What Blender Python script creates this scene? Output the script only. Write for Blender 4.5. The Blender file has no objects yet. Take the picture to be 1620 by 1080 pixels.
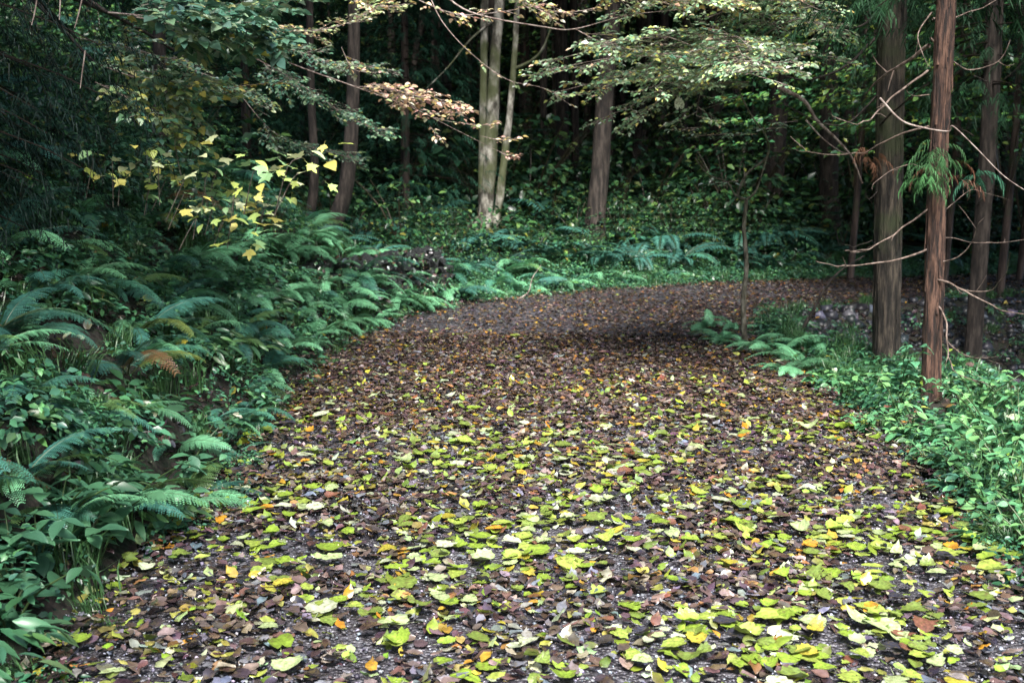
import bpy, math, random
import numpy as np
from math import radians as R_, sin, cos, pi
random.seed(7)
rng = np.random.default_rng(11)
S = bpy.context.scene
COL = S.collection

# ------------------------------------------------------------------ camera
F_PX = 1800.0
CAM_H = 1.3
PITCH = R_(7.9)
cam = bpy.data.cameras.new("camera")
cam.lens = 36 * F_PX / 1620
cam.sensor_width = 36
cam.clip_end = 500
cam.dof.use_dof = True
cam.dof.focus_distance = 4.6
cam.dof.aperture_fstop = 5.6
camo = bpy.data.objects.new("camera", cam)
COL.objects.link(camo)
camo.location = (0, 0, CAM_H)
camo.rotation_euler = (pi / 2 - PITCH, 0, 0)
S.camera = camo

# ------------------------------------------------------------------ light
SUN_EL, SUN_AZ = R_(54), R_(176)          # high, from behind the camera, hazy
w = bpy.data.worlds.new("World")
S.world = w
w.use_nodes = True
nt = w.node_tree
bg = nt.nodes["Background"]
sky = nt.nodes.new("ShaderNodeTexSky")
sky.sky_type = 'NISHITA'
sky.sun_disc = False
sky.sun_elevation = SUN_EL
sky.sun_rotation = SUN_AZ
sky.air_density = 1.0
sky.dust_density = 3.0
nt.links.new(sky.outputs[0], bg.inputs[0])
bg.inputs[1].default_value = 0.076
sl = bpy.data.lights.new("sun", 'SUN')
sl.energy = 2.0
sl.angle = R_(22)
sl.color = (1.0, 0.97, 0.93)
so = bpy.data.objects.new("sun", sl)
COL.objects.link(so)
d_ = np.array([sin(SUN_AZ) * cos(SUN_EL), cos(SUN_AZ) * cos(SUN_EL), sin(SUN_EL)])
so.rotation_euler = (pi / 2 - SUN_EL, 0, pi - SUN_AZ)
so.location = (0, 0, 30)
S.view_settings.view_transform = 'Standard'
S.view_settings.look = 'None'
S.view_settings.exposure = 2.5
S.view_settings.gamma = 1
S.view_settings.use_curve_mapping = False
cy = S.cycles
cy.max_bounces = 6
cy.diffuse_bounces = 2
cy.glossy_bounces = 2
cy.transmission_bounces = 4
cy.transparent_max_bounces = 4
cy.use_denoising = True

# ------------------------------------------------------------------ numbers
def at(px, py, d):
    """the point that pixel (px,py) of the photograph shows at d metres ahead"""
    v = np.array([(px - 810) / F_PX, (540 - py) / F_PX, -1.0])
    c, s = cos(PITCH), sin(PITCH)
    wy = -v[2] * c + v[1] * s
    wz = v[2] * s + v[1] * c
    k = d / wy
    return np.array([v[0] * k, d, CAM_H + wz * k])

def proj(p):
    x, y, z = p[0], p[1], p[2] - CAM_H
    c, s = cos(PITCH), sin(PITCH)
    dep = y * c - z * s
    up = y * s + z * c
    if dep <= 0.01:
        return (-9999, -9999)
    return (810 + F_PX * x / dep, 540 - F_PX * up / dep)

_vn = np.random.default_rng(5).random((256, 256))
def vnoise(x, y):
    x = np.asarray(x, float); y = np.asarray(y, float)
    xi = np.floor(x).astype(int); yi = np.floor(y).astype(int)
    fx = x - xi; fy = y - yi
    fx = fx * fx * (3 - 2 * fx); fy = fy * fy * (3 - 2 * fy)
    a = _vn[xi % 256, yi % 256]; b = _vn[(xi + 1) % 256, yi % 256]
    c = _vn[xi % 256, (yi + 1) % 256]; d = _vn[(xi + 1) % 256, (yi + 1) % 256]
    return (a * (1 - fx) + b * fx) * (1 - fy) + (c * (1 - fx) + d * fx) * fy
def fbm(x, y, o=3):
    t = 0; a = 1; n = 0
    for k in range(o):
        t = t + a * vnoise(x * 2 ** k + 17 * k, y * 2 ** k + 31 * k); n += a; a *= .5
    return t / n

ROAD = np.array([(0.15, -8, 1.5), (0.2, 3, 1.48), (0.3, 5, 1.6), (0.33, 7.5, 1.7), (0.35, 9.3, 1.7), (0.62, 10.9, 1.68),
                 (1.25, 12.2, 1.55), (2.4, 13.2, 1.5), (4.2, 14.1, 1.45), (6.5, 14.9, 1.4), (9.5, 15.8, 1.4), (14, 16.9, 1.4), (24, 18.5, 1.4), (60, 22, 1.4)])
def _cr(P, n=14):
    out = []
    for i in range(len(P) - 1):
        p0 = P[max(i - 1, 0)]; p1 = P[i]; p2 = P[i + 1]; p3 = P[min(i + 2, len(P) - 1)]
        for k in range(n):
            t = k / n
            out.append(0.5 * ((2 * p1) + (-p0 + p2) * t + (2 * p0 - 5 * p1 + 4 * p2 - p3) * t * t + (-p0 + 3 * p1 - 3 * p2 + p3) * t ** 3))
    out.append(P[-1])
    return np.array(out)
RC = _cr(ROAD, 6)
_A = RC[:-1]; _D = RC[1:] - RC[:-1]; _L2 = _D[:, 0] ** 2 + _D[:, 1] ** 2
def road_sd(x, y):
    """distance outside the road edge (negative on the road) and the side: +1 = left/outer, -1 = right/inner"""
    x = np.atleast_1d(np.asarray(x, float)); y = np.atleast_1d(np.asarray(y, float))
    sh = x.shape; x = x.ravel(); y = y.ravel(); out = np.empty(len(x)); sd = np.empty(len(x))
    for i in range(0, len(x), 20000):
        xs = x[i:i + 20000, None]; ys = y[i:i + 20000, None]
        rx = xs - _A[None, :, 0]; ry = ys - _A[None, :, 1]
        t = np.clip((rx * _D[None, :, 0] + ry * _D[None, :, 1]) / _L2[None], 0, 1)
        qx = rx - t * _D[None, :, 0]; qy = ry - t * _D[None, :, 1]
        d = np.sqrt(qx * qx + qy * qy) - (_A[None, :, 2] + _D[None, :, 2] * t)
        k = d.argmin(1); j = np.arange(len(k))
        out[i:i + 20000] = d[j, k]
        sd[i:i + 20000] = np.where(_D[k, 0] * qy[j, k] - _D[k, 1] * qx[j, k] > 0, 1, -1)
    return out.reshape(sh), sd.reshape(sh)
def sstep(a, b, v):
    t = np.clip((v - a) / (b - a), 0, 1)
    return t * t * (3 - 2 * t)
def H(x, y):
    x = np.atleast_1d(np.asarray(x, float)); y = np.atleast_1d(np.asarray(y, float))
    d, s = road_sd(x, y)
    t = np.maximum(d, 0)
    near = np.interp(t, [0, .15, .5, 1, 1.6, 2.5, 4, 9, 18, 40, 80], [0, .05, .42, .8, 1.25, 1.7, 2.4, 4.6, 8.5, 18, 30])
    far = np.interp(t, [0, .5, 1.0, 2, 5, 8, 11, 15, 21, 31, 46, 90], [0, .01, .2, .36, .42, .7, 1.2, 1.9, 3.6, 8.0, 16, 34])
    wv = sstep(10.6, 13.5, y + 0.25 * (x + 1))
    outer = near * (1 - wv) + far * wv
    vw = np.where(y < 7.5, .9, .45)
    ti = np.maximum(t - vw, 0)
    inner = -np.interp(ti, [0, .5, 1.3, 4, 8, 40], [0, .28, .72, .78, .6, .2]) + .02 * t
    # right side far away climbs again
    inner = inner + np.interp(np.hypot(x - 3, y), [0, 14, 20, 60], [0, 0, .4, 8]) * (x > 3)
    z = np.where(s > 0, outer, inner)
    off = sstep(0, .6, d)
    z = z + off * ((fbm(x * 1.3, y * 1.3) - .5) * .22 + (fbm(x * .3 + 9, y * .3) - .5) * np.clip(t * .12, 0, 1.6))
    z = np.where(d < .12, -.03 - .0 * z, z)
    return z
def H1(x, y):
    return float(H(x, y)[0])
def road_z(x, y):
    return (fbm(np.asarray(x) * 1.1, np.asarray(y) * 1.1) - .5) * .05
def gz(x, y):
    d, s = road_sd(x, y)
    return np.where(d < 0.05, road_z(x, y), H(x, y))
_GD = np.concatenate([np.arange(2, 16, .04), np.arange(16, 60, .2)])
def gnd(px, py, dmax=60):
    u = at(px, py, 1.0) - (0, 0, CAM_H)
    P = _GD[:, None] * u[None] + (0, 0, CAM_H)
    k = np.where((P[:, 2] <= gz(P[:, 0], P[:, 1])) & (_GD <= dmax))[0]
    return P[k[0]].copy() if len(k) else at(px, py, dmax)

# ------------------------------------------------------------------ mesh builder
class MB:
    def __init__(s):
        s.v = []; s.f = []; s.c = []; s.n = 0
    def add(s, v, f, c):
        v = np.asarray(v, float); f = np.asarray(f, int)
        c = np.asarray(c, float)
        if c.ndim == 1:
            c = np.tile(c, (len(v), 1))
        s.v.append(v); s.f.append(f + s.n); s.c.append(c); s.n += len(v)
    def mesh(s, name, mat, smooth=False):
        me = bpy.data.meshes.new(name)
        v = np.concatenate(s.v); f = np.concatenate(s.f); c = np.concatenate(s.c)
        me.vertices.add(len(v)); me.vertices.foreach_set("co", v.ravel())
        me.loops.add(len(f) * 3); me.loops.foreach_set("vertex_index", f.ravel().astype(np.int32))
        me.polygons.add(len(f)); me.polygons.foreach_set("loop_start", np.arange(0, len(f) * 3, 3, dtype=np.int32))
        if smooth:
            me.polygons.foreach_set("use_smooth", np.ones(len(f), bool))
        a = me.color_attributes.new("col", 'FLOAT_COLOR', 'POINT')
        cc = np.ones((len(v), 4)); cc[:, :3] = c
        a.data.foreach_set("color", cc.ravel())
        me.update(calc_edges=True)
        me.materials.append(mat)
        return me
    def obj(s, name, mat, parent=None, smooth=False, kind=None):
        o = bpy.data.objects.new(name, s.mesh(name, mat, smooth))
        COL.objects.link(o)
        if parent: o.parent = parent
        if kind: o["kind"] = kind
        return o

def place(name, me, parent=None, loc=None, M=None):
    o = bpy.data.objects.new(name, me)
    COL.objects.link(o)
    if parent: o.parent = parent
    if loc is not None: o.location = loc
    return o
def thing(name, label, cat, loc=(0, 0, 0), group=None):
    o = bpy.data.objects.new(name, None)
    o.empty_display_size = .1
    COL.objects.link(o)
    o.location = loc
    tag(o, label, cat, group)
    return o
def tag(o, label, cat, group=None):
    o["label"] = label; o["category"] = cat
    if group: o["group"] = group
    return o
def struct(o):
    o["kind"] = "structure"; return o
ORD = "first second third fourth fifth sixth seventh eighth ninth tenth eleventh twelfth thirteenth fourteenth fifteenth sixteenth seventeenth eighteenth nineteenth twentieth".split()
def ordw(i):
    if i < 20: return ORD[i]
    tens = {20: "twenty", 30: "thirty", 40: "forty", 50: "fifty", 60: "sixty", 70: "seventy"}
    n = i + 1
    if n % 10 == 0: return {30: "thirtieth", 40: "fortieth", 50: "fiftieth", 60: "sixtieth", 70: "seventieth"}[n]
    return tens[n // 10 * 10] + "-" + ORD[n % 10 - 1]

def tube(mb, pts, rad, sides=8, col=(.1, .07, .05), ridge=0, seed=0, spline=True, n=5):
    P = np.asarray(pts, float); r = np.asarray(rad, float)
    if r.ndim == 0: r = np.full(len(P), float(r))
    if spline and len(P) > 2:
        Q = _cr(np.column_stack([P, r]), n); P = Q[:, :3]; r = np.abs(Q[:, 3])
    T = np.gradient(P, axis=0); T /= np.linalg.norm(T, axis=1)[:, None] + 1e-9
    ref = np.array([0, 1., 0.]) if abs(T[0][1]) < .8 else np.array([1., 0, 0])
    A = np.cross(T, ref); A /= np.linalg.norm(A, axis=1)[:, None] + 1e-9
    B = np.cross(T, A)
    th = np.arange(sides) / sides * 2 * pi
    rr = np.repeat(r[:, None], sides, 1)
    if ridge:
        k = np.arange(len(P))[:, None] * .35
        q = vnoise(th[None, :] * sides / 6.3 * .9 + seed * 3.3 + 0 * k, k * .5 + seed) - .5
        rr = rr * (1 + ridge * q * 2)
    V = P[:, None, :] + rr[..., None] * (np.cos(th)[None, :, None] * A[:, None, :] + np.sin(th)[None, :, None] * B[:, None, :])
    V = V.reshape(-1, 3)
    m = len(P); i = np.arange(m - 1)[:, None] * sides; j = np.arange(sides)[None, :]; j2 = (j + 1) % sides
    a = (i + j).ravel(); b = (i + j2).ravel(); c = (i + sides + j2).ravel(); d = (i + sides + j).ravel()
    Fq = np.concatenate([np.column_stack([a, b, c]), np.column_stack([a, c, d])])
    mb.add(V, Fq, col)
    return P

def frames(D, N):
    """rotation matrices whose columns are x, y=D, z~N"""
    D = D / (np.linalg.norm(D, axis=1)[:, None] + 1e-9)
    Z = N - (N * D).sum(1)[:, None] * D
    Z /= np.linalg.norm(Z, axis=1)[:, None] + 1e-9
    X = np.cross(D, Z)
    return np.stack([X, D, Z], axis=2)
def scatter(mb, tpl, P, Rm, Sc, Cc, cvar=None):
    V, Fc = tpl
    P = np.asarray(P); n = len(P); k = len(V)
    Sc = np.asarray(Sc, float)
    if Sc.ndim == 1: Sc = np.repeat(Sc[:, None], 3, 1)
    W = np.einsum('nij,nkj->nki', Rm, V[None] * Sc[:, None, :]) + P[:, None, :]
    Fo = Fc[None] + (np.arange(n) * k)[:, None, None]
    C = np.repeat(np.asarray(Cc)[:, None, :], k, 1)
    if cvar is not None:
        C = C * cvar[None, :, None]
    mb.add(W.reshape(-1, 3), Fo.reshape(-1, 3), C.reshape(-1, 3))

def leaf_tpl(stations, widths, fold=.15, curl=.15, wave=0.0, seed=0, petiole=0.0, teeth=0.0):
    """a leaf along +y of length 1: midrib vertices and a left and right edge"""
    r = np.random.default_rng(seed)
    y = np.asarray(stations, float); wd = np.asarray(widths, float)
    if teeth:
        wd = wd * (1 + teeth * np.where(np.arange(len(wd)) % 2 == 0, -1, 1)) * (1 + .12 * (r.random(len(wd)) - .5))
    zc = -curl * y * y
    V = []; 
    for i in range(len(y)):
        z1 = zc[i] + fold * wd[i] + wave * (r.random() - .5)
        z2 = zc[i] + fold * wd[i] + wave * (r.random() - .5)
        V += [(-wd[i], y[i] + .02, z1), (0, y[i], zc[i]), (wd[i], y[i] + .02, z2)]
    Fc = []
    for i in range(len(y) - 1):
        a = i * 3
        Fc += [(a, a + 1, a + 4), (a, a + 4, a + 3), (a + 1, a + 2, a + 5), (a + 1, a + 5, a + 4)]
    if petiole:
        k = len(V)
        V += [(-.012, .02, 0), (.012, .02, 0), (.008, -petiole, .05)]
        Fc.append((k, k + 1, k + 2))
    V = np.array(V); V[:, 1] -= 0
    return V, np.array(Fc)
def diamond():
    return np.array([(0, 0, 0), (.3, .45, .1), (0, 1, -.1), (-.3, .45, .1)], float), np.array([(0, 1, 2), (0, 2, 3)])
def round_tpl(seed, n=11, curl=.1, cup=.12, aspect=.92, holes=False):
    """broad heart-shaped leaf with a toothed edge, fan with an inner ring so that it can cup and wave"""
    r = np.random.default_rng(seed)
    N = n * 2
    th = np.linspace(0, 2 * pi, N, endpoint=False)
    # angle 0 = tip
    rad = .5 * (1 + .16 * np.cos(th) ** 3) * (1 - .22 * np.exp(-((th - pi) / .28) ** 2)) * (1 + .05 * np.where(np.arange(N) % 2 == 0, 1, -1)) * (1 + .10 * (r.random(N) - .5))
    rad += .10 * np.exp(-(np.minimum(th, 2 * pi - th) / .2) ** 2)
    if holes:
        k = r.integers(3, N - 3); rad[k] *= .55
        k = r.integers(3, N - 3); rad[k] *= .65
    o = np.column_stack([np.sin(th) * rad * aspect, np.cos(th) * rad + .5, np.zeros(N)])
    inn = np.column_stack([np.sin(th) * rad * .55 * aspect, np.cos(th) * rad * .55 + .5, np.zeros(N)])
    ph = r.random() * 6
    def zz(p, k):
        q = p[:, :2] - np.array([0, .5])
        rr = np.hypot(q[:, 0], q[:, 1]); a = np.arctan2(q[:, 0], q[:, 1])
        return cup * rr * rr * 1.7 * (1 + .8 * np.sin(2 * a + ph)) + .045 * rr * np.sin(5 * a + ph * 2) - curl * q[:, 1] ** 2 * 2 + .10 * np.abs(q[:, 0])
    o[:, 2] = zz(o, 0) + (r.random(N) - .5) * .03
    inn[:, 2] = zz(inn, 1)
    c = np.array([[0, .5, -.01]])
    V = np.concatenate([c, inn, o, [(-.012, .12, .0), (.012, .12, 0), (.05 * (r.random() - .5), -.45, .06)]])
    i = np.arange(N); j = (i + 1) % N
    Fc = np.concatenate([np.column_stack([0 * i, 1 + i, 1 + j]), np.column_stack([1 + i, 1 + N + i, 1 + N + j]), np.column_stack([1 + i, 1 + N + j, 1 + j]),
                         [[1 + 2 * N, 2 + 2 * N, 3 + 2 * N]]])
    return V, Fc
def maple_tpl(seed=0, lobes=5, depth=.5):
    r = np.random.default_rng(seed)
    pts = [(0, 0)]
    L = {5: [(-125, .55), (-62, .85), (0, 1), (62, .85), (125, .55)], 3: [(-58, .8), (0, 1), (58, .8)]}[lobes]
    c = np.array([0, .32])
    for k, (a, l) in enumerate(L):
        a = R_(a)
        for da, f in ((-15, .72), (-9, .78), (0, 1.0), (9, .78), (15, .72)):
            b = a + R_(da); q = l * f * .68
            pts.append((c[0] + sin(b) * q, c[1] + cos(b) * q))
        if k < len(L) - 1:
            b = (a + R_(L[k + 1][0])) / 2
            pts.append((c[0] + sin(b) * depth * .62, c[1] + cos(b) * depth * .62))
    pts = np.array(pts)
    V = np.concatenate([[(0, .32, 0)], np.column_stack([pts, .12 * np.abs(pts[:, 0]) - .12 * pts[:, 1] ** 2 + .05 * (r.random(len(pts)) - .5)]), [(-.012, .02, 0), (.012, .02, 0), (0, -.5, .08)]])
    n = len(pts); i = np.arange(n); j = (i + 1) % n
    Fc = np.concatenate([np.column_stack([0 * i, 1 + i, 1 + j]), [[n + 1, n + 2, n + 3]]])
    return V, Fc

T_DIA = diamond()
T_SMALL = leaf_tpl([0, .35, .75, 1], [.02, .3, .2, .01], .3, .2)
T_OVAL = [leaf_tpl([0, .12, .3, .5, .7, .88, 1], [.02, .2, .3, .31, .22, .1, .005], .18, .25, .04, s, .12) for s in range(3)]
T_LANCE = leaf_tpl([0, .2, .5, .8, 1], [.02, .13, .16, .1, .005], .3, .3)
T_ROUND = [round_tpl(s, 11, cup=(.05, .25, .4, .12, .3, -.3)[s % 6], aspect=(.92, .8, 1.0, .66, .84, .95, .75)[s % 7], holes=s % 2 == 1, curl=(.1, .2, -.1, .3, 0, .15)[s % 6]) for s in range(14)]
T_LIT = [leaf_tpl([0, .25, .6, .9, 1], [.04, .28, .3, .1, .02], f, c, .22, s) for s, f, c in ((1, .25, .2), (2, -.2, -.2), (3, .5, .1), (4, .1, .35))]
T_LIT += [T_LIT[0], T_LIT[1]] + [round_tpl(60 + q_, 5, cup=.1, aspect=.8, curl=.1) for q_ in range(2)]
T_MAP = [maple_tpl(s) for s in range(3)]

def rand_frames(n, tilt, r=rng):
    a = r.random(n) * 2 * pi
    D = np.column_stack([np.cos(a), np.sin(a), r.normal(0, 1, n) * tilt])
    N = np.column_stack([r.normal(0, 1, n) * tilt, r.normal(0, 1, n) * tilt, np.ones(n)])
    return frames(D, N)
def pal(n, cols, wts, jit=.18, r=rng):
    cols = np.array(cols); wts = np.array(wts, float)
    i = r.choice(len(cols), n, p=wts / wts.sum())
    return np.clip(cols[i] * (1 + r.normal(0, jit, (n, 1))) * (1 + r.normal(0, jit * .4, (n, 3))), .004, .9)

# ------------------------------------------------------------------ materials
def nmat(name):
    m = bpy.data.materials.new(name); m.use_nodes = True
    nt = m.node_tree
    return m, nt, nt.nodes["Principled BSDF"], nt.nodes["Material Output"]
def mat_leaf(name, rough=.42, tr=.25, vein=0.0, tint=1.0, oi=.25, spec=.5, blotch=0.0, bscale=40):
    m, nt, b, out = nmat(name)
    L = nt.links; N = nt.nodes
    a = N.new("ShaderNodeVertexColor"); a.layer_name = "col"
    hs = N.new("ShaderNodeHueSaturation")
    info = N.new("ShaderNodeObjectInfo")
    mr = N.new("ShaderNodeMapRange"); mr.inputs[3].default_value = (1 - oi) * tint; mr.inputs[4].default_value = (1 + oi) * tint
    L.new(info.outputs["Random"], mr.inputs[0]); L.new(mr.outputs[0], hs.inputs["Value"])
    L.new(a.outputs[0], hs.inputs["Color"])
    last = hs.outputs[0]
    tc = N.new("ShaderNodeTexCoord")
    if blotch:
        nz = N.new("ShaderNodeTexNoise"); nz.inputs["Scale"].default_value = bscale; nz.inputs["Detail"].default_value = 3
        L.new(tc.outputs["Object"], nz.inputs["Vector"])
        cr = N.new("ShaderNodeMapRange"); cr.inputs[1].default_value = .35; cr.inputs[2].default_value = .7; cr.inputs[3].default_value = 1 - blotch; cr.inputs[4].default_value = 1 + blotch * .4
        L.new(nz.outputs[0], cr.inputs[0])
        mx = N.new("ShaderNodeVectorMath"); mx.operation = 'SCALE'
        L.new(last, mx.inputs[0]); L.new(cr.outputs[0], mx.inputs["Scale"])
        last = mx.outputs[0]
        bp = N.new("ShaderNodeBump"); bp.inputs["Strength"].default_value = .35; bp.inputs["Distance"].default_value = .004
        L.new(nz.outputs[0], bp.inputs["Height"]); L.new(bp.outputs[0], b.inputs["Normal"])
    if blotch > .4:
        n3 = N.new("ShaderNodeTexNoise"); n3.inputs["Scale"].default_value = bscale * .6; n3.inputs["Detail"].default_value = 5; n3.inputs["Roughness"].default_value = .75
        ov = N.new("ShaderNodeVectorMath"); ov.operation = 'ADD'; L.new(tc.outputs["Object"], ov.inputs[0]); L.new(info.outputs["Random"], ov.inputs[1])
        sv = N.new("ShaderNodeVectorMath"); sv.operation = 'SCALE'; sv.inputs["Scale"].default_value = 1.0; L.new(ov.outputs[0], sv.inputs[0]); L.new(sv.outputs[0], n3.inputs["Vector"])
        m3 = N.new("ShaderNodeMapRange"); m3.inputs[1].default_value = .52; m3.inputs[2].default_value = .66; m3.inputs[4].default_value = .75
        L.new(n3.outputs[0], m3.inputs[0])
        x3 = N.new("ShaderNodeMix"); x3.data_type = 'RGBA'; L.new(m3.outputs[0], x3.inputs[0]); L.new(last, x3.inputs[6]); x3.inputs[7].default_value = (.11, .085, .035, 1)
        last = x3.outputs[2]
    L.new(last, b.inputs["Base Color"])
    b.inputs["Roughness"].default_value = rough
    b.inputs["Specular IOR Level"].default_value = spec
    if tr:
        t = N.new("ShaderNodeBsdfTranslucent"); L.new(last, t.inputs[0])
        mix = N.new("ShaderNodeMixShader"); mix.inputs[0].default_value = tr
        L.new(b.outputs[0], mix.inputs[1]); L.new(t.outputs[0], mix.inputs[2]); L.new(mix.outputs[0], out.inputs[0])
    return m
def ramp(N, stops):
    r = N.new("ShaderNodeValToRGB"); e = r.color_ramp.elements
    while len(e) < len(stops): e.new(.5)
    for k, (p, c) in enumerate(stops):
        e[k].position = p; e[k].color = (*c, 1)
    return r
def mat_bark(name, c1, c2, c3, sc=18, stretch=.12, bump=.6, moss=0.0, mosscol=(.05, .08, .02), dist=.02):
    m, nt, b, out = nmat(name); L = nt.links; N = nt.nodes
    tc = N.new("ShaderNodeTexCoord"); mp = N.new("ShaderNodeMapping"); mp.inputs["Scale"].default_value = (1, 1, stretch)
    L.new(tc.outputs["Object"], mp.inputs[0])
    n1 = N.new("ShaderNodeTexNoise"); n1.inputs["Scale"].default_value = sc; n1.inputs["Detail"].default_value = 6; n1.inputs["Roughness"].default_value = .65
    L.new(mp.outputs[0], n1.inputs["Vector"])
    rp = ramp(N, [(.40, c1), (.5, c2), (.62, c3)])
    L.new(n1.outputs[0], rp.inputs[0])
    last = rp.outputs[0]
    n2 = N.new("ShaderNodeTexNoise"); n2.inputs["Scale"].default_value = 2.2; n2.inputs["Detail"].default_value = 6
    L.new(tc.outputs["Object"], n2.inputs["Vector"])
    mr = N.new("ShaderNodeMapRange"); mr.inputs[1].default_value = .62 - moss * .3; mr.inputs[2].default_value = .7 - moss * .25; mr.inputs[4].default_value = .85 if moss else .0
    L.new(n2.outputs[0], mr.inputs[0])
    mx = N.new("ShaderNodeMix"); mx.data_type = 'RGBA'; L.new(mr.outputs[0], mx.inputs[0]); L.new(last, mx.inputs[6]); mx.inputs[7].default_value = (*mosscol, 1)
    L.new(mx.outputs[2], b.inputs["Base Color"])
    b.inputs["Roughness"].default_value = .85
    bp = N.new("ShaderNodeBump"); bp.inputs["Strength"].default_value = bump; bp.inputs["Distance"].default_value = dist
    L.new(n1.outputs[0], bp.inputs["Height"]); L.new(bp.outputs[0], b.inputs["Normal"])
    return m
def mat_ground(name, stops, scale=9, rough=.8, bump=.5, stones=0.0, vor=60):
    m, nt, b, out = nmat(name); L = nt.links; N = nt.nodes
    tc = N.new("ShaderNodeTexCoord")
    n1 = N.new("ShaderNodeTexNoise"); n1.inputs["Scale"].default_value = scale; n1.inputs["Detail"].default_value = 8; n1.inputs["Roughness"].default_value = .7
    L.new(tc.outputs["Object"], n1.inputs["Vector"])
    rp = ramp(N, stops); L.new(n1.outputs[0], rp.inputs[0])
    v = N.new("ShaderNodeTexVoronoi"); v.inputs["Scale"].default_value = vor
    L.new(tc.outputs["Object"], v.inputs["Vector"])
    last = rp.outputs[0]
    if stones:
        sp = N.new("ShaderNodeSeparateColor"); L.new(v.outputs["Color"], sp.inputs[0])
        r2 = ramp(N, [(0, (.02, .02, .03)), (.5, (.06, .06, .075)), (.85, (.16, .16, .19)), (1, (.36, .37, .42))]); L.new(sp.outputs[0], r2.inputs[0])
        mx = N.new("ShaderNodeMix"); mx.data_type = 'RGBA'; mx.inputs[0].default_value = stones
        L.new(last, mx.inputs[6]); L.new(r2.outputs[0], mx.inputs[7]); last = mx.outputs[2]
    L.new(last, b.inputs["Base Color"])
    b.inputs["Roughness"].default_value = rough
    ad = N.new("ShaderNodeMath"); ad.operation = 'SUBTRACT'; L.new(n1.outputs[0], ad.inputs[0]); L.new(v.outputs["Distance"], ad.inputs[1])
    bp = N.new("ShaderNodeBump"); bp.inputs["Strength"].default_value = bump; bp.inputs["Distance"].default_value = .02
    L.new(ad.outputs[0], bp.inputs["Height"]); L.new(bp.outputs[0], b.inputs["Normal"])
    return m
M_FERN = mat_leaf("fern green", .36, .12, oi=.4, tint=.8, spec=.5)
M_LEAF = mat_leaf("leaf green", .34, .2, oi=.3, tint=.85, spec=.5)
M_HERB = mat_leaf("herb leaf", .36, .2, oi=.25, spec=.7, blotch=.25, bscale=60)
M_NEED = mat_leaf("cedar needles", .6, .1, oi=.2, spec=.15)
M_FALL = mat_leaf("fallen leaf wet", .26, .06, oi=.12, spec=.8, blotch=.45, bscale=34)
M_FALLBIG = mat_leaf("fresh fallen leaf", .34, .08, oi=.16, blotch=.42, bscale=7, spec=.7)
M_PEB = mat_leaf("pebble", .45, 0, oi=0)
M_CEDAR = mat_bark("young cedar bark", (.010, .006, .005), (.055, .028, .020), (.15, .082, .056), 45, .14, 1.0, dist=.03)
M_CEDARDK = mat_bark("old cedar bark", (.006, .005, .004), (.026, .021, .016), (.09, .072, .054), 34, .16, 1.0, .35, (.035, .045, .018))
M_REDBARK = mat_bark("far cedar bark", (.012, .009, .008), (.045, .031, .026), (.11, .078, .066), 14, .09, .9, .3, (.03, .045, .02))
M_PALE = mat_bark("pale mossy bark", (.045, .04, .03), (.19, .18, .15), (.42, .40, .35), 11, .45, .8, .6, (.07, .085, .03))
M_TWIG = mat_bark("twig bark", (.1, .07, .06), (.22, .17, .15), (.36, .31, .28), 30, .3, .3)
M_SAP = mat_bark('sapling bark', (.04, .035, .025), (.11, .1, .07), (.24, .22, .18), 24, .4, .4, .3)
M_TWIGRED = mat_bark("dead cedar twig", (.05, .035, .028), (.12, .085, .068), (.22, .17, .145), 30, .3, .3)
M_TWIGDK = mat_bark("dark twig", (.008, .006, .005), (.024, .018, .014), (.06, .048, .04), 24, .2, .6)
M_ROAD = mat_ground("wet gravel", [(.3, (.018, .014, .014)), (.5, (.04, .034, .036)), (.7, (.075, .06, .06))], 7, .38, .8, .55, 75)
M_SOIL = mat_ground("forest soil", [(.3, (.006, .005, .004)), (.48, (.018, .013, .01)), (.58, (.012, .024, .010)), (.75, (.04, .03, .022))], 11, .9, .8, 0, 30)
M_STONE = mat_ground("dark wet stone", [(.36, (.008, .008, .011)), (.5, (.024, .025, .032)), (.58, (.04, .055, .04)), (.64, (.2, .21, .25))], 5, .55, .9, 0, 40)

# ------------------------------------------------------------------ ground and road
def grid_coords(lo, hi, c, n, p=2.2):
    t = np.linspace(-1, 1, n)
    a = np.sign(t) * np.abs(t) ** p
    return np.where(a < 0, c + a * (c - lo), c + a * (hi - c))
gx = grid_coords(-75, 75, 0.5, 300); gy = grid_coords(-12, 110, 9, 340)
X, Y = np.meshgrid(gx, gy)
Zg = H(X.ravel(), Y.ravel())
mb = MB()
V = np.column_stack([X.ravel(), Y.ravel(), Zg])
nx, ny = len(gx), len(gy)
i, j = np.meshgrid(np.arange(nx - 1), np.arange(ny - 1)); a = (j * nx + i).ravel()
mb.add(V, np.concatenate([np.column_stack([a, a + 1, a + nx + 1]), np.column_stack([a, a + nx + 1, a + nx])]), (.05, .04, .03))
ground = struct(mb.obj("ground", M_SOIL, smooth=True))

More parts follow.
